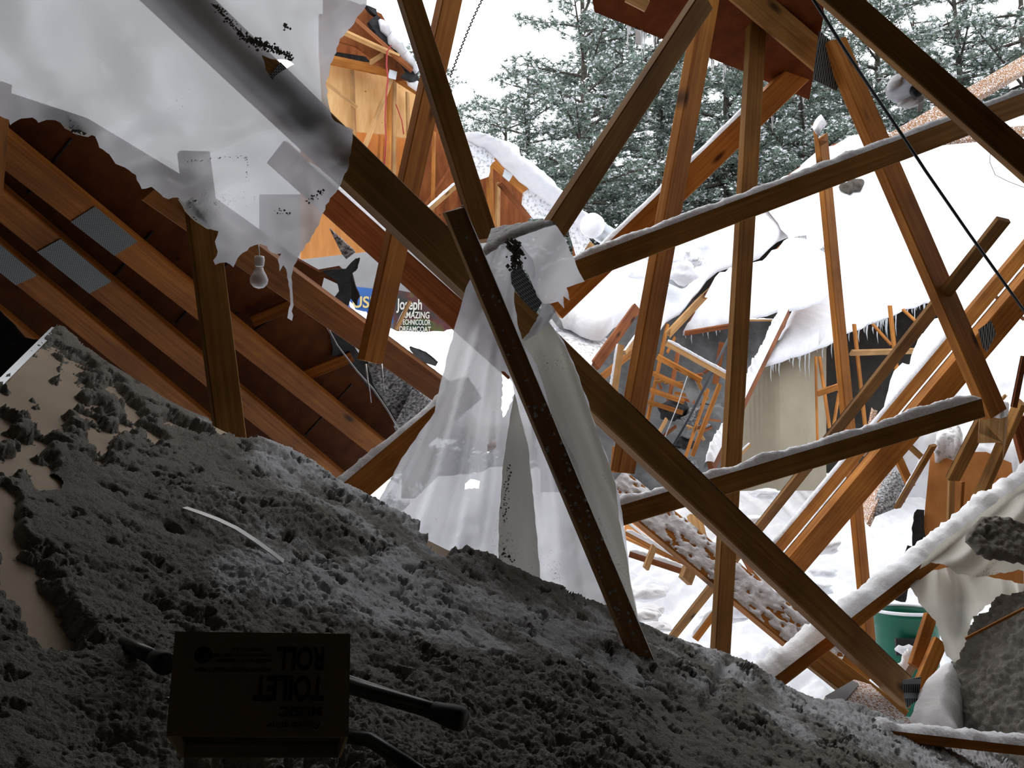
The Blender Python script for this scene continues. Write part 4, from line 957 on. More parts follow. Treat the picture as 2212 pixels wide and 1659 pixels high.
slab('black_scrap', jag([(768, 560), (776, 556), (772, 580), (758, 590), (765, 612), (775, 640), (768, 660), (755, 640), (745, 615), (742, 595)], 2, 8, 3), Plane((760, 560, 4.3), (775, 640, 4.3), (745, 600, 4.35)), .006, 'tar', label='ragged black tar paper scrap at the roof gap', cat='scrap')
beam('broken_stick', (886, 650, 6.0), (856, 712, 6.0), 9, 3, 'L', 'pale', 'short light stick leaning before the rainbow banner', snow=.008)
slab('black_scrap', jag([(884, 750), (905, 757), (930, 772), (945, 784), (940, 792), (915, 784), (895, 768)], 1.5, 7, 5), Plane((884, 750, 5.2), (945, 784, 5.2), (915, 784, 5.3)), .01, 'tar', label='curled black shingle on the small snowy roof patch', cat='scrap')
# blackness behind the gap edge handled by real shade

# ------------------------------------------------------------ collapsed snowy roofs at the right
def roofpiece(name, poly, pl, label, thick=.14, ice=None, wood='plyred', sp=14, jagamp=2.5, seed=1, amp=.05):
    e = empty(name, pl.hit(*np.mean(poly, 0)), label, 'roof')
    relief('snow_cover', poly, pl, lambda u, v, x, y: thick * .5 + amp * (fbm(u * 2.2, v * 2.2, 4, seed) - .3) + .03 * fbm(u * 9, v * 9, 3, seed + 2), sp, M['snow'], e, edge=9, base=.05, jagamp=jagamp, jagstep=16, seed=seed)
    slab('sheathing', poly, pl, .03, wood, e, off=-.05)
    if ice:
        rr = random.Random(seed); pts, n, l0, l1 = ice
        for i in range(n):
            k = rr.random() * (len(pts) - 1); j = int(k); f = k - j
            x = pts[j][0] + (pts[j + 1][0] - pts[j][0]) * f; y = pts[j][1] + (pts[j + 1][1] - pts[j][1]) * f
            d = pl.dep(x, y, -.03); lp = l0 + (l1 - l0) * rr.random() ** 2.5
            icicle(P(x, y, d), lp * d / F, .008 + .006 * rr.random(), e)
    return e
roofpiece('collapsed_roof', [(1655, 785), (1680, 740), (1700, 690), (1730, 640), (1740, 560), (1640, 420), (1655, 402), (1690, 385), (1725, 362), (1760, 330), (1800, 312), (1850, 292), (1900, 282), (1960, 290), (2010, 292), (2120, 268), (2212, 250), (2400, 225), (2400, 640), (2212, 640), (2090, 650),
           (2015, 645), (1960, 662), (1900, 690), (1860, 702), (1828, 716), (1790, 740), (1730, 762)], ROOFA, 'largest snow-covered fallen roof with an icicle-hung eave at right', ice=([(1660, 783), (1730, 762), (1828, 716), (1900, 690), (1960, 662), (2015, 645)], 60, 12, 62), seed=3)
roofpiece('collapsed_roof', [(1475, 715), (1490, 690), (1520, 640), (1545, 600), (1590, 582), (1640, 572), (1700, 515), (1740, 520), (1790, 560), (1800, 620), (1770, 650), (1705, 664), (1660, 672), (1600, 685), (1560, 692), (1520, 706)], ROOFB, 'middle snow-covered roof slab with ragged left edge over the dark wreckage',
          ice=([(1480, 714), (1560, 692), (1600, 684), (1700, 664)], 20, 8, 36), seed=5)
RB2 = Plane((1430, 640, 9.6), (1650, 560, 12), (1500, 480, 12.5))
roofpiece('collapsed_roof', [(1400, 660), (1440, 600), (1440, 520), (1500, 470), (1640, 420), (1730, 380), (1760, 480), (1700, 508), (1665, 530), (1645, 552), (1600, 570), (1555, 580), (1530, 598), (1500, 640), (1470, 672), (1440, 690), (1420, 720), (1395, 700)], RB2, 'upper middle snow field cracked away from the slab below it', seed=8, sp=12)
roofpiece('collapsed_roof', [(1188, 690), (1230, 650), (1290, 600), (1335, 580), (1380, 575), (1400, 590), (1395, 650), (1370, 672), (1330, 700), (1300, 724), (1262, 715), (1235, 700)], ROOFC, 'small snowy roof slab right of the hanging plastic', seed=11, sp=8, jagamp=3)
slab('shingled_strip', jag([(1196, 690), (1235, 698), (1262, 715), (1300, 725), (1312, 732), (1285, 770), (1272, 800), (1240, 760), (1200, 716)], 1, 10, 3), ROOFC, .02, 'shinglesnow', label='strip of shingles showing through snow below the small roof slab', cat='roof', off=-.08)
slab('shingle_scrap', [(1708, 512), (1742, 508), (1744, 530), (1710, 540)], ROOFA, .02, 'shingle', off=.2, label='square bare shingle patch on the snowy roof', cat='shingle')
relief('shingle_scrap', jag([(1756, 545), (1785, 525), (1790, 590), (1775, 630), (1755, 600), (1745, 575)], 4, 9, 5), ROOFA, lambda u, v, x, y: .03 + .06 * fbm(u * 8, v * 8), 6, M['shingle'], off=.16, edge=5, label='crumpled shingle heap poking from snow beside the slim post', cat='shingle')
relief('twig_heap', jag([(1812, 398), (1840, 388), (1868, 396), (1860, 408), (1830, 415), (1815, 410)], 4, 8, 5), ROOFA, lambda u, v, x, y: .03 + .08 * fbm(u * 8, v * 8), 5, M['bark'], off=.16, edge=5, label='dark pine twig clump lying on the snowy roof', cat='twigs')
beam('splintered_plank', (1540, 620, 8.6), (1438, 728, 8.4), 17, 4, 'T', 'pale', 'splintered light plank edge along the middle roof slab', broken=(.25, .12), snow=.0)
beam('snowy_edge_board', (1700, 672, 9.3), (1535, 1010, 7.2), 22, 9, 'T', 'red', 'snow-laden dark board sloping down beside the tan wall', snow=.1, smat='snow', spread=1.6)
beam('white_pipe', (1600, 692, 9.6), (1672, 692, 9.6), 5, 2, 'T', 'pale', 'thin snowy rail across the gap behind the upright post', snow=.02, smat='snow')
# right snow bank and ridge rubble
relief('snow_bank', jag([(1880, 985), (1925, 850), (1960, 820), (1990, 745), (2030, 700), (2060, 600), (2120, 540), (2400, 480), (2400, 1040), (2100, 1020), (1960, 1010), (1890, 1020)], 4, 20, 8), Plane((1925, 850, 8.2), (2212, 560, 9.5), (2212, 1000, 7.0)),
       lambda u, v, x, y: .05 + .25 * fbm(u * 1.5, v * 1.5, 4, 4) + .1 * (.7 - worley(u * 3.5, v * 3.5, 3)) + .05 * (.7 - worley(u * 8, v * 8, 3)), 9, M['snow'], edge=14, base=.3, label='snow-smothered roof slope at the right edge below the main roof', cat='snow bank')
rr = random.Random(5)
def chunk(px, py, d, r, mat, label, sq=(1, 1, .7), seed=0, cat='rubble', group=None):
    bm = bmesh.new(); bmesh.ops.create_icosphere(bm, subdivisions=3, radius=1)
    for v in bm.verts:
        q = mnoise.noise(v.co * 1.4 + Vector((seed, 0, 0))) * .5 + mnoise.noise(v.co * 3.5 + Vector((0, seed, 0))) * .2
        v.co = Vector((v.co.x * sq[0], v.co.y * sq[1], v.co.z * sq[2])) * (1 + q) * r
    me = bpy.data.meshes.new('rubble'); bm.to_mesh(me); bm.free(); me.materials.append(M[mat])
    me.polygons.foreach_set('use_smooth', [True] * len(me.polygons))
    o = bpy.data.objects.new('snow_lump', me); MW_set(o, Matrix.Translation(P(px, py, d)), None); o.matrix_world = Matrix.Translation(P(px, py, d))
    return tag(o, label, cat, group)
for i, (x, y, d, r) in enumerate([(1385, 588, 8.6, .16), (1360, 598, 8.4, .14), (1400, 612, 8.5, .15), (1440, 560, 9.4, .16), (1468, 548, 9.6, .18), (1490, 560, 9.4, .14), (1500, 530, 9.9, .16), (1475, 590, 9.0, .14), (1380, 620, 8.4, .12)]):
    chunk(x, y, d, r, 'shinglesnow' if i % 3 == 2 else 'snow', 'snow-covered lump of roof rubble behind the upper cross timber', seed=i, group='rubble lumps on the small roof', cat='rubble')

# ------------------------------------------------------------ dark wreckage between the roofs
IW = Plane((1380, 900, 9.6), (1620, 900, 9.9), (1500, 700, 10.2))
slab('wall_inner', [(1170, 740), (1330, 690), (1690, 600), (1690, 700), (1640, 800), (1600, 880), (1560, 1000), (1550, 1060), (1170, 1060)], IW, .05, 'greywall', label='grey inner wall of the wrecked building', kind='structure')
slab('crack_shade_slab', [(1400, 560), (1560, 520), (1700, 470), (1780, 480), (1780, 760), (1400, 760)], Plane((1400, 700, 14), (1700, 700, 14), (1600, 500, 14)), .05, 'shadewall', label='black slab standing in for the shade behind the roof cracks', kind='structure')  # black slab added so the cracks read as deep shade
slab('wall_inner_right', [(1740, 700), (1900, 640), (2100, 600), (2100, 1020), (1740, 1020)], Plane((1780, 900, 11.9), (2000, 900, 12), (1900, 700, 12.4)), .05, 'shadewall', label='inner wall under the icicle eave with its shade painted in', kind='structure')  # shade under the eave comes from the near-black colour, not from cast shadow
def cylwall():
    vs = []; fs = []; n = 24
    for i in range(n):
        k = i / (n - 1); x = 1560 + 225 * k; d = 10.5 + .9 * (k ** 2) - .4 * math.sin(k * 2.4)
        top = max(735, 690 + (1700 - x) * 2.0); vs.append(P(x, top, d)); vs.append(P(x, 1060, d * .985))
    for i in range(n - 1): fs.append((2 * i, 2 * i + 1, 2 * i + 3, 2 * i + 2))
    o = mesh_obj('wall_curved', vs, fs, M['tanwall'], smooth=True); md = o.modifiers.new('thickness', 'SOLIDIFY'); md.thickness = .05
    tag(o, 'smooth curved tan wall below the middle roof', kind='structure')
cylwall()
gs = 'bare studs in the dark wreckage'
def wb(nm, a, b, W, mat, label, S=3, side='L', off=.0, cat='timber', **k): return beam(nm, a, b, W, S, side, mat, label, cat, **k)
for i, (a, b, W, mt) in enumerate([((1440, 740, 8.0), (1575, 815, 7.9), 16, 'pale'), ((1420, 770, 8.7), (1515, 822, 8.6), 14, 'honey'), ((1410, 806, 8.8), (1480, 838, 8.7), 12, 'honey'), ((1405, 842, 8.9), (1478, 868, 8.8), 12, 'honey'), ((1400, 868, 9.0), (1475, 892, 8.9), 11, 'honey')]):
    wb('fallen_rung', a, b, W, mt, ['snow-topped light timber, highest of the slanted rungs in the dark gap', 'second slanted rung below the snow-topped one', 'third slanted rung in the dark gap', 'fourth slanted rung in the dark gap', 'lowest slanted rung in the dark gap'][i], 4, 'T', snow=.02 if i == 0 else 0)
for i, (a, b, W, mt, lb) in enumerate([((1442, 700, 9.1), (1395, 925, 9.0), 9, 'honey', 'upright stud at the left end of the rungs'), ((1465, 760, 9.2), (1440, 890, 9.2), 10, 'red', 'short upright stud behind the rungs'),
        ((1560, 740, 9.0), (1545, 830, 9.0), 14, 'red', 'reddish stud hanging under the middle roof slab'), ((1555, 830, 7.6), (1495, 985, 7.5), 11, 'honey', 'leaning stick right of the rungs'), ((1530, 840, 8.2), (1480, 990, 8.1), 8, 'honey', 'thin leaning stick in the middle of the dark gap'),
        ((1440, 905, 8.5), (1418, 945, 8.4), 9, 'pale', 'short light splinter near the bottom of the dark gap'), ((1480, 720, 9.3), (1600, 700, 9.4), 12, 'red', 'dark cross piece under the middle roof slab'), ((1340, 745, 6.4), (1325, 850, 6.3), 18, 'pale', 'upright light board with a snowy patch left of the leaning post'),
        ((1285, 790, 6.3), (1375, 665, 6.8), 24, 'red', 'wet red board edge leaning left of the post'), ((1300, 815, 6.5), (1385, 745, 6.9), 16, 'honey', 'honey stick parallel below the wet red board'), ((1350, 762, 6.2), (1395, 700, 6.6), 11, 'pale', 'snow-edged stick beside the leaning bright post'),
        ((1620, 960, 7.9), (1560, 1020, 7.8), 10, 'pale', 'short snowy stick at the foot of the upright post')]):
    wb('broken_stick', a, b, W, mt, lb, 3, 'L', snow=.01 if i in (7, 10, 11) else 0)
tube('conduit', [P(1582, 715, 8.5), P(1540, 800, 8.2), P(1490, 900, 8.0), P(1450, 970, 7.9)], .012, M['cable'], label='dark conduit slanting down through the gap', cat='pipe')
tube('thin_wire', [P(1485, 812, 8.0), P(1462, 880, 7.9), P(1436, 945, 7.8)], .004, M['metal'], seg=5, label='light thin wire hanging before the grey inner wall', cat='wire')
slab('drywall_scrap', jag([(1478, 820), (1500, 815), (1510, 850), (1495, 868), (1482, 850)], 2, 9, 3), Plane((1478, 820, 8.6), (1510, 850, 8.6), (1482, 868, 8.5)), .02, 'greywall', label='torn pale drywall scrap beside the rungs', cat='scrap')
beam('window_frame_stick', (1838, 762, 9.6), (2010, 757, 9.9), 14, 4, 'T', 'pale', 'horizontal light header under the icicle eave')
for i, (a, b, W, lb) in enumerate([((1845, 700, 10.2), (1870, 930, 10.1), 9, 'upright stud just right of the slim post'), ((1922, 660, 10.4), (1940, 830, 10.3), 10, 'upright stud under the right part of the eave'), ((1770, 770, 9.8), (1792, 925, 9.7), 8, 'thin stud right of the tan wall'), ((1762, 770, 9.9), (1766, 960, 9.8), 6, 'darker thin stud at the tan wall edge'),
        ((1812, 850, 9.6), (1800, 925, 9.5), 7, 'short slanted stud left of the slim post'), ((1766, 850, 9.0), (1820, 832, 9.0), 15, 'stub of horizontal timber left of the slim post'), ((1885, 700, 10.6), (1925, 745, 10.5), 7, 'diagonal brace under the eave'), ((1950, 668, 10.6), (1985, 700, 10.5), 7, 'short diagonal brace near the steep timber')]):
    wb('wall_stud', a, b, W, 'honey', lb, 3, 'L')

# ------------------------------------------------------------ debris cluster at the right
DB = Plane((2010, 976, 5.2), (2128, 976, 5.1), (2000, 1175, 5.0))
slab('plywood_piece', [(2010, 978), (2130, 976), (2185, 1000), (2190, 1040), (2212, 1080), (2212, 1300), (1985, 1300), (1990, 1180)], DB, .02, 'plyorange', label='upright orange plywood piece with knots in the right wreckage', cat='plywood')
relief('snow_lump', jag([(2018, 974), (2022, 940), (2034, 926), (2052, 917), (2066, 924), (2078, 938), (2080, 974)], 2, 10, 2), Plane((2018, 974, 5.15), (2080, 974, 5.1), (2050, 917, 5.4)), lambda u, v, x, y: .05 + .04 * fbm(u * 8, v * 8), 7, M['shinglesnow'], edge=10, base=.1, label='snow lump sitting on the orange plywood piece', cat='snow')
slab('tar_paper_strip', jag([(1972, 1105), (1995, 1100), (1998, 1190), (1975, 1215), (1968, 1170)], 3, 10, 2), DB, .01, 'tar', off=.02, label='black tar paper strip left of the orange plywood', cat='scrap')
slab('tar_paper_strip', jag([(1925, 1222), (1945, 1215), (1960, 1180), (1975, 1182), (1968, 1260), (1955, 1302), (1925, 1290), (1915, 1260)], 3, 10, 2), Plane((1925, 1222, 6.2), (1970, 1210, 6.2), (1945, 1290, 6.1)), .01, 'tar', label='black tar paper strip standing above the green barrel', cat='scrap')
beam('splintered_post', (2148, 872, 4.2), (2140, 1000, 4.2), 56, 6, 'R', 'pale', 'broad tan splintered post top with snow at the right', broken=(.02, .25), snow=.0)
relief('snow', jag([(2116, 876), (2125, 866), (2160, 866), (2180, 874), (2178, 882), (2150, 884), (2120, 884)], 2, 7, 2), Plane((2116, 876, 4.12), (2180, 876, 4.12), (2150, 866, 4.3)), lambda u, v, x, y: .02 + u * 0, 5, M['snowrough'], bpy.data.objects[[o.name for o in bpy.data.objects if o.name.startswith('splintered_post')][0]], edge=5)
for i, (a, b, W, S, sd, mt, sn, lb) in enumerate([
    ((2205, 868, 4.3), (2098, 1115, 4.6), 28, 10, 'R', 'brown', 0, 'dark timber slanting down from the right edge to the orange plywood'),
    ((2128, 898, 4.4), (2058, 1035, 4.6), 30, 8, 'L', 'brown', .012, 'snow-edged timber stub slanting left from the splintered joint'),
    ((2055, 1035, 4.7), (2052, 1150, 4.7), 16, 5, 'L', 'pale', .0, 'thin upright strip in front of the orange plywood'), ((2075, 1040, 4.75), (2068, 1150, 4.75), 18, 6, 'R', 'honey', 0, 'second upright strip right of the thin one'),
    ((2016, 962, 5.0), (1938, 1096, 5.3), 15, 6, 'T', 'brown', .012, 'snow-edged stick leaning against the orange plywood'), ((1938, 985, 5.8), (1968, 1052, 5.8), 20, 5, 'L', 'honey', 0, 'short strut crossing under the lower cross timber end'),
    ((1955, 955, 6.0), (2002, 998, 6.0), 14, 4, 'B', 'brown', 0, 'short dark strut left of the snow lump'), ((2212, 690, 5.5), (2150, 640, 5.5), 8, 3, 'B', 'red', 0, 'small stick end poking into view at the right edge'),
    ((2212, 770, 4.0), (2190, 880, 4.0), 14, 5, 'L', 'red', .01, 'snow-edged upright stick at the right edge'), ((2230, 130, 6.5), (1930, 305, 6.3), 40, 10, 'B', 'lightsnow', 0, 'snow-textured timber in front of the pines at upper right'),
    ((2230, 282, 7.0), (2030, 302, 7.0), 26, 7, 'B', 'lightsnow', 0, 'snow-textured timber lying low over the roof ridge at right'), ((2200, 900, 4.8), (2240, 1050, 4.8), 44, 8, 'L', 'red', 0, 'reddish board at the right edge beside the splintered joint')]):
    beam('wreck_timber', a, b, W, S, sd, mt, lb, snow=sn)
beam('slanted_blade', (2165, 862, 4.1), (2176, 850, 4.1), 8, 3, 'L', 'pale', 'small splinter sticking up from the splintered post', broken=(.0, .03))
SPN = Plane((1922, 1000, 6.4), (1870, 1128, 6.0), (1860, 1040, 6.6))
slab('fallen_sheathing', [(1924, 992), (1926, 1020), (1872, 1132), (1860, 1110), (1858, 1060)], SPN, .03, 'lightsnow', label='tilted snow-speckled panel with a red edge below the cross timber', cat='panel')
relief('grey_shingle_panel', [(1930, 1008), (1950, 1040), (1955, 1085), (1930, 1100), (1890, 1116), (1905, 1060)], Plane((1930, 1008, 6.3), (1955, 1085, 6.2), (1890, 1116, 6.0)), lambda u, v, x, y: .02 + .03 * fbm(u * 9, v * 9), 8, M['shingle'], edge=6, label='grey shingle piece behind the tilted snowy panel', cat='shingle')
beam('snowy_spike', (1890, 878, 6.5), (1868, 985, 6.3), 14, 5, 'L', 'lightsnow', 'snow-coated spike of wood rising behind the cross timber', broken=(.12, 0))
# scraps low behind the drape
for i, (a, b, W, sn, mt, lb) in enumerate([((1352, 1150, 6.4), (1480, 1218, 6.2), 14, .035, 'honey', 'snow-topped scrap timber low behind the drape'), ((1360, 1195, 6.0), (1482, 1235, 5.9), 18, .035, 'red', 'lower snow-topped scrap timber behind the drape'), ((1413, 1180, 5.8), (1395, 1228, 5.7), 16, 0, 'pale', 'short light peg standing in the snow'),
        ((1350, 1125, 6.8), (1420, 1180, 6.6), 8, .02, 'pale', 'thin stick crossing the orange scrap'), ((1600, 1190, 6.0), (1640, 1260, 5.8), 16, .02, 'red', 'dark stub below the parallel diagonals'), ((1500, 1380, 6.3), (1545, 1320, 6.3), 20, .02, 'honey', 'honey stub behind the foot of the upright post'),
        ((1625, 1235, 5.8), (1680, 1300, 5.7), 16, .02, 'honey', 'short stub beside the snowy wide board')]):
    beam('scrap_timber', a, b, W, 4, 'T', mt, lb, snow=sn, smat='snow')
slab('plywood_scrap', [(1350, 1128), (1400, 1130), (1470, 1180), (1480, 1205), (1440, 1200), (1350, 1160)], Plane((1350, 1128, 7.0), (1470, 1180, 6.8), (1350, 1160, 6.8)), .02, 'plyorange', label='orange plywood scrap in the snow left of the snowy wide board', cat='plywood')
beam('carton_tube', (1505, 1190, 5.6), (1480, 1255, 5.5), 34, 10, 'L', 'pale', 'pale round-edged carton piece stuck in the snow', cat='carton')
beam('carton_tube', (1500, 1115, 6.6), (1510, 1160, 6.5), 34, 8, 'L', 'pale', 'pale carton piece above the snowy wide board', cat='carton')
beam('post_stub', (1340, 965, 5.2), (1335, 1020, 5.2), 36, 12, 'L', 'honey', 'post stub with nail holes below the leaning post')
# green barrel
gbr = empty('green_barrel', P(1955, 1440, 7.6), 'dark green plastic trash barrel standing in the snow at lower right', 'barrel')
bc = P(1957, 1318, 7.6); H = .85; up = Vector((0, 0, 1))
prof = [(.215, -.80), (.225, -.6), (.24, -.3), (.25, -.12), (.262, -.1), (.262, -.05), (.268, -.04), (.275, 0), (.262, .0), (.255, -.04), (.245, -.2), (.235, -.5), (.22, -.76), (.01, -.78)]
o = lathe('barrel_body', bc, up, prof, M['green'], gbr, 48)
rim = [bc + Vector((math.cos(a) * .27, math.sin(a) * .27, .004)) for a in np.linspace(0, 2 * math.pi, 60)]
tube('rim_snow', rim, .014, M['snow'], gbr, 8)
hx = bc + Vector((-.1, -.27, -.24))
mesh_obj('handle_recess', [hx + Vector(q) for q in ((-.1, 0, -.07), (.12, -.01, -.07), (.12, -.01, .06), (-.1, 0, .06), (-.1, .03, -.07), (.12, .03, -.07), (.12, .03, .06), (-.1, .03, .06))], [(0, 1, 2, 3), (7, 6, 5, 4), (0, 4, 5, 1), (1, 5, 6, 2), (2, 6, 7, 3), (3, 7, 4, 0)], M['rubber'], gbr)
tube('handle_snow', [hx + Vector((-.12 + .028 * i, -.025, -.02 + .008 * math.sin(i * 2))) for i in range(9)], [.01, .03, .034, .032, .035, .03, .034, .028, .01], M['snowrough'], gbr, 10)
for k in range(3): beam('wreck_timber', [(2010, 1330, 4.4), (2030, 1385, 4.3), (1975, 1425, 4.5)][k], [(1975, 1440, 4.3), (1985, 1490, 4.2), (1940, 1485, 4.2)][k], [30, 34, 26][k], 8, 'L', ['honey', 'honey', 'brown'][k], ['timber slanting down in front of the green barrel', 'wider timber foot right of the green barrel', 'snow-heaped stick at the barrel foot'][k], snow=[0, .0, .05][k], smat='snow')

# ------------------------------------------------------------ lower right: drape, fluff slope, drift
def D_dr(x, y): return 3.75 + .25 * (x - 2000) / 212 - .25 * np.clip((y - 1150) / 300, 0, 1) + .07 * np.sin(x / 24 + y / 70) + .04 * np.sin(x / 11 - y / 50)
dr = sheet('draped_plastic', jag([(1965, 1268), (1998, 1240), (2040, 1225), (2110, 1240), (2212, 1262), (2260, 1280), (2260, 1310), (2190, 1292), (2130, 1310), (2100, 1340), (2088, 1390), (2078, 1438), (2060, 1430), (2045, 1415), (2030, 1375), (2020, 1340), (2000, 1320), (1985, 1300)], 2, 9, 4), D_dr, 8, M['filmdirty'], label='dirty plastic draped over the snowy timber at the right edge', cat='plastic sheet')
def D_up(x, y): return 3.62 + .12 * (x - 2000) / 212 - .12 * np.sin(np.clip((y - (1250 - .75 * (x - 1960))) / 110, 0, 1) * 3.14) + .02 * np.sin(x / 17)
sheet('upper_fold', jag([(1985, 1228), (2010, 1195), (2050, 1160), (2100, 1125), (2150, 1085), (2212, 1045), (2260, 1010), (2260, 1250), (2200, 1232), (2150, 1240), (2110, 1248), (2070, 1240), (2040, 1218), (2010, 1215)], 2, 10, 6), D_up, 8, M['filmdirty'], dr)
relief('snow_and_fluff', jag([(2090, 1150), (2120, 1118), (2160, 1115), (2230, 1140), (2230, 1215), (2190, 1212), (2140, 1205), (2105, 1190), (2085, 1165)], 3, 9, 3), Plane((2090, 1150, 3.5), (2212, 1140, 3.55), (2150, 1205, 3.42)), lambda u, v, x, y: .008 + .016 * (.9 - worley(u * 40, v * 40, 2)) + .01 * fbm(u * 60, v * 60, 3) - .02 * sstep(.52, .7, fbm(u * 14, v * 14, 3, 5)), 3.2, MI, dr, edge=8, base=.01)
FL = Plane((2080, 1430, 3.7), (2212, 1290, 3.6), (2100, 1600, 3.4))
m_ = lambda u, v, x, y: .02 + .07 * fbm(u * 5, v * 5, 3, 2) + .03 * (.9 - worley(u * 16, v * 16, 2)) + .022 * (.9 - worley(u * 38, v * 38, 5)) + .01 * (.9 - worley(u * 80, v * 80, 7))
fl = relief('insulation_heap', [(2085, 1440), (2095, 1385), (2140, 1335), (2200, 1296), (2320, 1280), (2320, 1740), (2190, 1690), (2050, 1630), (2040, 1560), (2070, 1500)], FL, m_, 4, MI, edge=16, base=.1, label='dark heap of insulation in the lower right corner', cat='insulation', kind='stuff')
relief('snow_drift', jag([(1985, 1520), (2010, 1480), (2045, 1455), (2080, 1440), (2088, 1470), (2075, 1520), (2062, 1560), (2075, 1592), (2000, 1600), (1960, 1588)], 3, 12, 4), Plane((1985, 1520, 3.5), (2088, 1470, 3.6), (2000, 1600, 3.2)), lambda u, v, x, y: .05 + .04 * fbm(u * 9, v * 9), 6, M['snow'], edge=22, base=.1, label='small snow drift at the foot of the insulation heap', cat='snow drift')
beam('dark_lath', (2085, 1380, 3.3), (2260, 1290, 3.3), 7, 2, 'T', 'honey', 'thin lath edge across the insulation heap at lower right')
relief('snow_drift', jag([(1960, 1612), (2100, 1600), (2300, 1625), (2300, 1720), (2050, 1680), (1990, 1650)], 3, 12, 4), PANEL, lambda u, v, x, y: .035 + .03 * fbm(u * 9, v * 9), 7, M['snow'], edge=14, base=.1, label='thin snow patch on the panel in the bottom right corner', cat='snow drift')

# dark roofing against the left edge
sheet('dark_screen', jag([(-60, 560), (0, 672), (30, 700), (55, 728), (90, 735), (60, 770), (0, 815), (-60, 870)], 1.5, 12, 3), lambda x, y: x * 0 + 2.55 + (x / 60) * .02, 10, M['tar'], label='dark mesh screen at the left edge above the panel corner', cat='screen', solid=.004)

# ------------------------------------------------------------ snowy white pines
def pine(name, h, seed, spread, nb, tufts):
    rr = random.Random(seed); np.random.seed(seed)
    trunk = [Vector((.15 * math.sin(z * .35 + seed), .1 * math.cos(z * .3), z)) for z in np.linspace(0, h, 14)]
    tv = []; tf = []; NV = []; NF = []; SV = []; SF = []
    def tub(pts, r0, r1, seg):
        b = len(tv); n = len(pts); ref = Vector((.3, .2, 1)).normalized()
        for i, p in enumerate(pts):
            d = (pts[min(i + 1, n - 1)] - pts[max(i - 1, 0)]).normalized(); s = d.cross(ref); 
            if s.length < .05: s = d.cross(Vector((1, 0, 0)))
            s.normalize(); t = s.cross(d); r = r0 + (r1 - r0) * i / (n - 1)
            for j in range(seg): a = 6.2832 * j / seg; tv.append(tuple(p + s * r * math.cos(a) + t * r * math.sin(a)))
        for i in range(n - 1):
            for j in range(seg): tf.append((b + i * seg + j, b + i * seg + (j + 1) % seg, b + (i + 1) * seg + (j + 1) % seg, b + (i + 1) * seg + j))
    tub(trunk, .26, .03, 8)
    cen = []; dirs = []
    for k in range(nb):
        f = (k + rr.random()) / nb; z = h * (.12 + .87 * f); a = rr.random() * 6.2832
        L = spread * (1.05 - f) ** .75 * rr.uniform(.6, 1.15) + .5
        tz = z / h * 13; i0 = min(12, int(tz)); base = trunk[i0].lerp(trunk[i0 + 1], tz - i0)
        rise = rr.uniform(-.05, .45) * (.5 + f); d = Vector((math.cos(a), math.sin(a), rise))
        pts = [base + d * L * t + Vector((0, 0, -.25 * L * t * t * .6 + .12 * L * t ** 3)) for t in (0, .25, .5, .75, 1)]
        tub(pts, .05 * (L / spread) + .02, .008, 4)
        ns = int(L * 5)
        for q in range(ns):
            t = .22 + .78 * (q + rr.random()) / ns; j = min(3, int(t * 4)); c = pts[j].lerp(pts[j + 1], t * 4 - j)
            side = rr.choice((-1, 1)); a2 = a + side * rr.uniform(.4, 1.2); sl = (1.15 - t) * L * .5 * rr.uniform(.4, 1) + .2
            d2 = Vector((math.cos(a2), math.sin(a2), rr.uniform(-.1, .3)))
            if sl > .5 : tub([c, c + d2 * sl * .5, c + d2 * sl], .015, .005, 3)
            for w in range(max(2, int(sl * tufts))):
                tt = (w + rr.random()) / max(2, int(sl * tufts)); cc = c + d2 * sl * tt
                cen.append((cc.x + rr.gauss(0, .06), cc.y + rr.gauss(0, .06), cc.z + rr.gauss(0, .05))); dirs.append(tuple(d2))
    C = np.array(cen); Dn = np.array(dirs); nt = len(C); K = 13
    # needles: thin triangular blades fanning outward
    B = np.repeat(C, K, 0); dd = np.repeat(Dn, K, 0) * .6 + np.random.normal(0, 1, (nt * K, 3)) * [.75, .75, .55]
    dd /= np.linalg.norm(dd, axis=1)[:, None]; ln = np.random.uniform(.1, .22, nt * K)[:, None]
    s = np.cross(dd, np.random.normal(0, 1, dd.shape)); s /= np.linalg.norm(s, axis=1)[:, None]
    wd = .013
    V = np.concatenate([B + s * wd, B - s * wd, B + dd * ln], 1).reshape(-1, 3); Fx = np.arange(len(V)).reshape(-1, 3)
    # snow: small flat flakes resting on the tufts
    pick = np.random.rand(nt) < .62; C2 = C[pick]; n2 = len(C2); K2 = 3
    B2 = np.repeat(C2, K2, 0) + np.random.normal(0, .05, (n2 * K2, 3)) + [0, 0, .035]
    a = np.random.uniform(0, 6.28, n2 * K2); r = np.random.uniform(.018, .05, n2 * K2)
    q = []
    for j in range(4):
        an = a + j * 1.5708; q.append(B2 + np.stack([np.cos(an) * r * (1.7 if j % 2 else .7), np.sin(an) * r * (1.7 if j % 2 else .7), np.random.normal(0, .02, len(r))], 1))
    apex = B2 + [0, 0, .035]; q.append(apex)
    V2 = np.stack(q, 1).reshape(-1, 3); b = np.arange(len(B2)) * 5
    F2 = np.concatenate([np.stack([b + j, b + (j + 1) % 4, b + 4], 1) for j in range(4)])
    return (tv, tf), (V, Fx), (V2, F2)
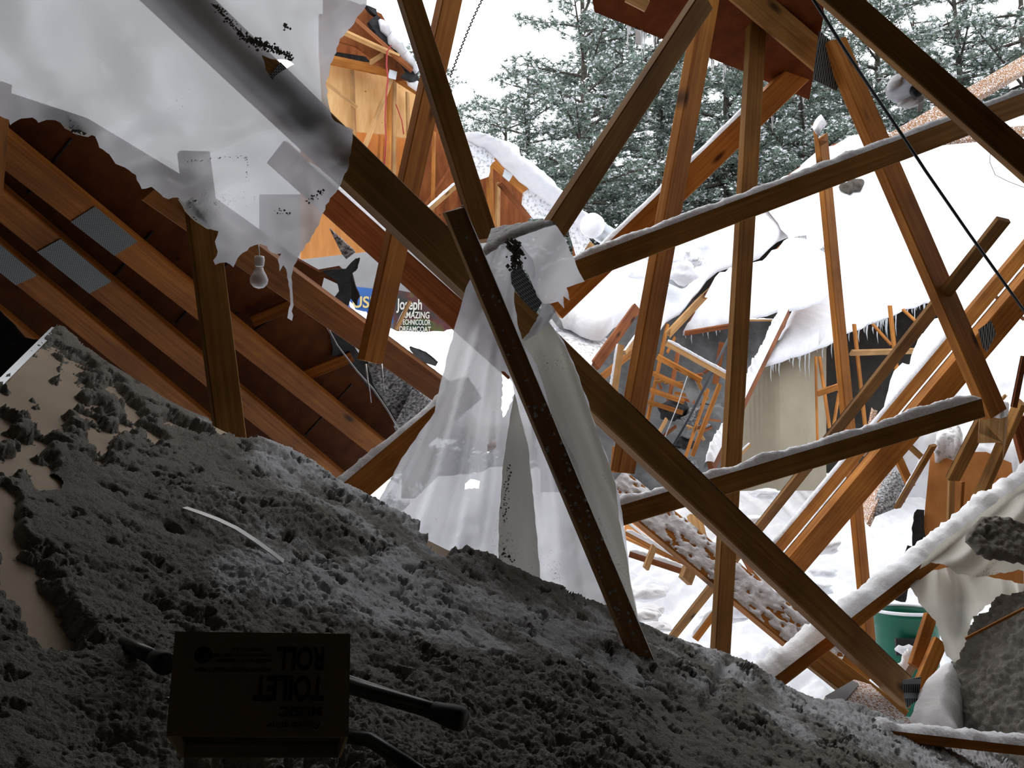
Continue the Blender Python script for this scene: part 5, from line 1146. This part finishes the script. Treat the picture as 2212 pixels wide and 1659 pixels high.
def tree_meshes(name, *a):
    t, n, s = pine(name, *a); out = []
    for nm, (v, f), mt in (('trunk', t, 'bark'), ('needles', n, 'needle'), ('branch_snow', s, 'snow')):
        me = bpy.data.meshes.new(nm); v = np.asarray(v, np.float32); f = np.asarray(f, np.int32)
        me.vertices.add(len(v)); me.vertices.foreach_set('co', v.ravel())
        me.loops.add(f.size); me.loops.foreach_set('vertex_index', f.ravel()); me.polygons.add(len(f))
        me.polygons.foreach_set('loop_start', np.arange(0, f.size, f.shape[1], dtype=np.int32))
        me.update(calc_edges=True); me.materials.append(M[mt]); out.append((nm, me))
    return out
TM = [tree_meshes('pine', 17, 3, 4.6, 90, 10), tree_meshes('pine', 15, 9, 5.0, 84, 10), tree_meshes('pine', 19, 15, 4.2, 96, 10)]
def put_tree(k, px, d, topy, rz, label):
    base = P(px, 400, d); H = [17, 15, 19][k]; top = P(px, topy, d).z
    sc = 1.0; z0 = top - H
    e = empty('pine_tree', (base.x, base.y, z0), label, 'pine tree', 'pines behind the wreck')
    for nm, me in TM[k]:
        o = bpy.data.objects.new(nm, me); mw = Matrix.Translation((base.x, base.y, z0)) @ Matrix.Rotation(rz, 4, 'Z')
        MW_set(o, mw, e)
        if nm != 'trunk': o['kind'] = 'stuff'
for k, px, d, ty, rz, lb in [
    (0, 1250, 24, -160, .3, 'tall snow-dusted pine with its trunk rising left of the overhead plywood'), (1, 1420, 27, -150, 1.9, 'snow-dusted pine directly under the overhead plywood'), (2, 1580, 25, -120, 4.0, 'snow-dusted pine seen between the two upright posts'),
    (1, 1740, 24, -60, 2.6, 'snow-dusted pine behind the slim broken-topped post'), (0, 1900, 26, -120, 5.1, 'snow-dusted pine behind the white electrical box'), (2, 2080, 23, -160, .9, 'large darker pine near the right edge'), (1, 2240, 22, -150, 3.3, 'darkest pine, rightmost at the frame edge'),
    (2, 1100, 29, 200, 2.2, 'small pale pine at the left end of the row, against the sky'), (0, 1330, 30, 60, 3.7, 'pine in the second row left of the dark diagonal timber'), (2, 1500, 31, 40, 1.1, 'pine in the second row behind the bright-edged post'), (1, 1660, 32, 60, .2, 'pine in the second row behind the long upright post'), (0, 1830, 31, 60, 4.4, 'pine in the second row above the snowy roof ridge'), (2, 1990, 30, 20, 2.9, 'pine in the second row behind the steep timber'),
    (0, 895, 34, 70, 2.0, 'faint distant pine top beside the torn black shingles')]:
    put_tree(k, px, d, ty, rz, lb)
put_tree(1, 1130, 26, 120, .5, 'pine at the left end of the row with thin upper branches')
# loose clutter in the dark gap
rr = random.Random(12)
for i in range(26):
    x = rr.uniform(1400, 1570); y = rr.uniform(760, 1000); a = rr.uniform(-1.2, 1.2); L = rr.uniform(18, 50); d = rr.uniform(8.6, 9.3)
    beam('clutter_stick', (x, y, d), (x + L * math.cos(a), y + L * math.sin(a), d + rr.uniform(-.1, .1)), rr.uniform(4, 9), 2, 'T', rr.choice(['honey', 'red', 'brown', 'pale']), 'small broken lath lying in the dark gap between the roofs', group='broken laths in the dark gap', cat='lath')
for i in range(12):
    chunk(rr.uniform(1420, 1560), rr.uniform(880, 1010), rr.uniform(8.8, 9.3), rr.uniform(.06, .16), rr.choice(['greywall', 'shingle', 'greywall', 'tar']), 'grey lump of rubble at the bottom of the dark gap', seed=40 + i, group='grey rubble lumps in the dark gap')
for i in range(16):
    chunk(rr.uniform(1380, 1880), rr.uniform(1060, 1380), rr.uniform(6.2, 8.5), rr.uniform(.06, .14), 'snow', 'snow-rounded lump of rubble on the white ground', sq=(1.4, 1, .5), seed=60 + i, group='snowy rubble lumps on the ground')
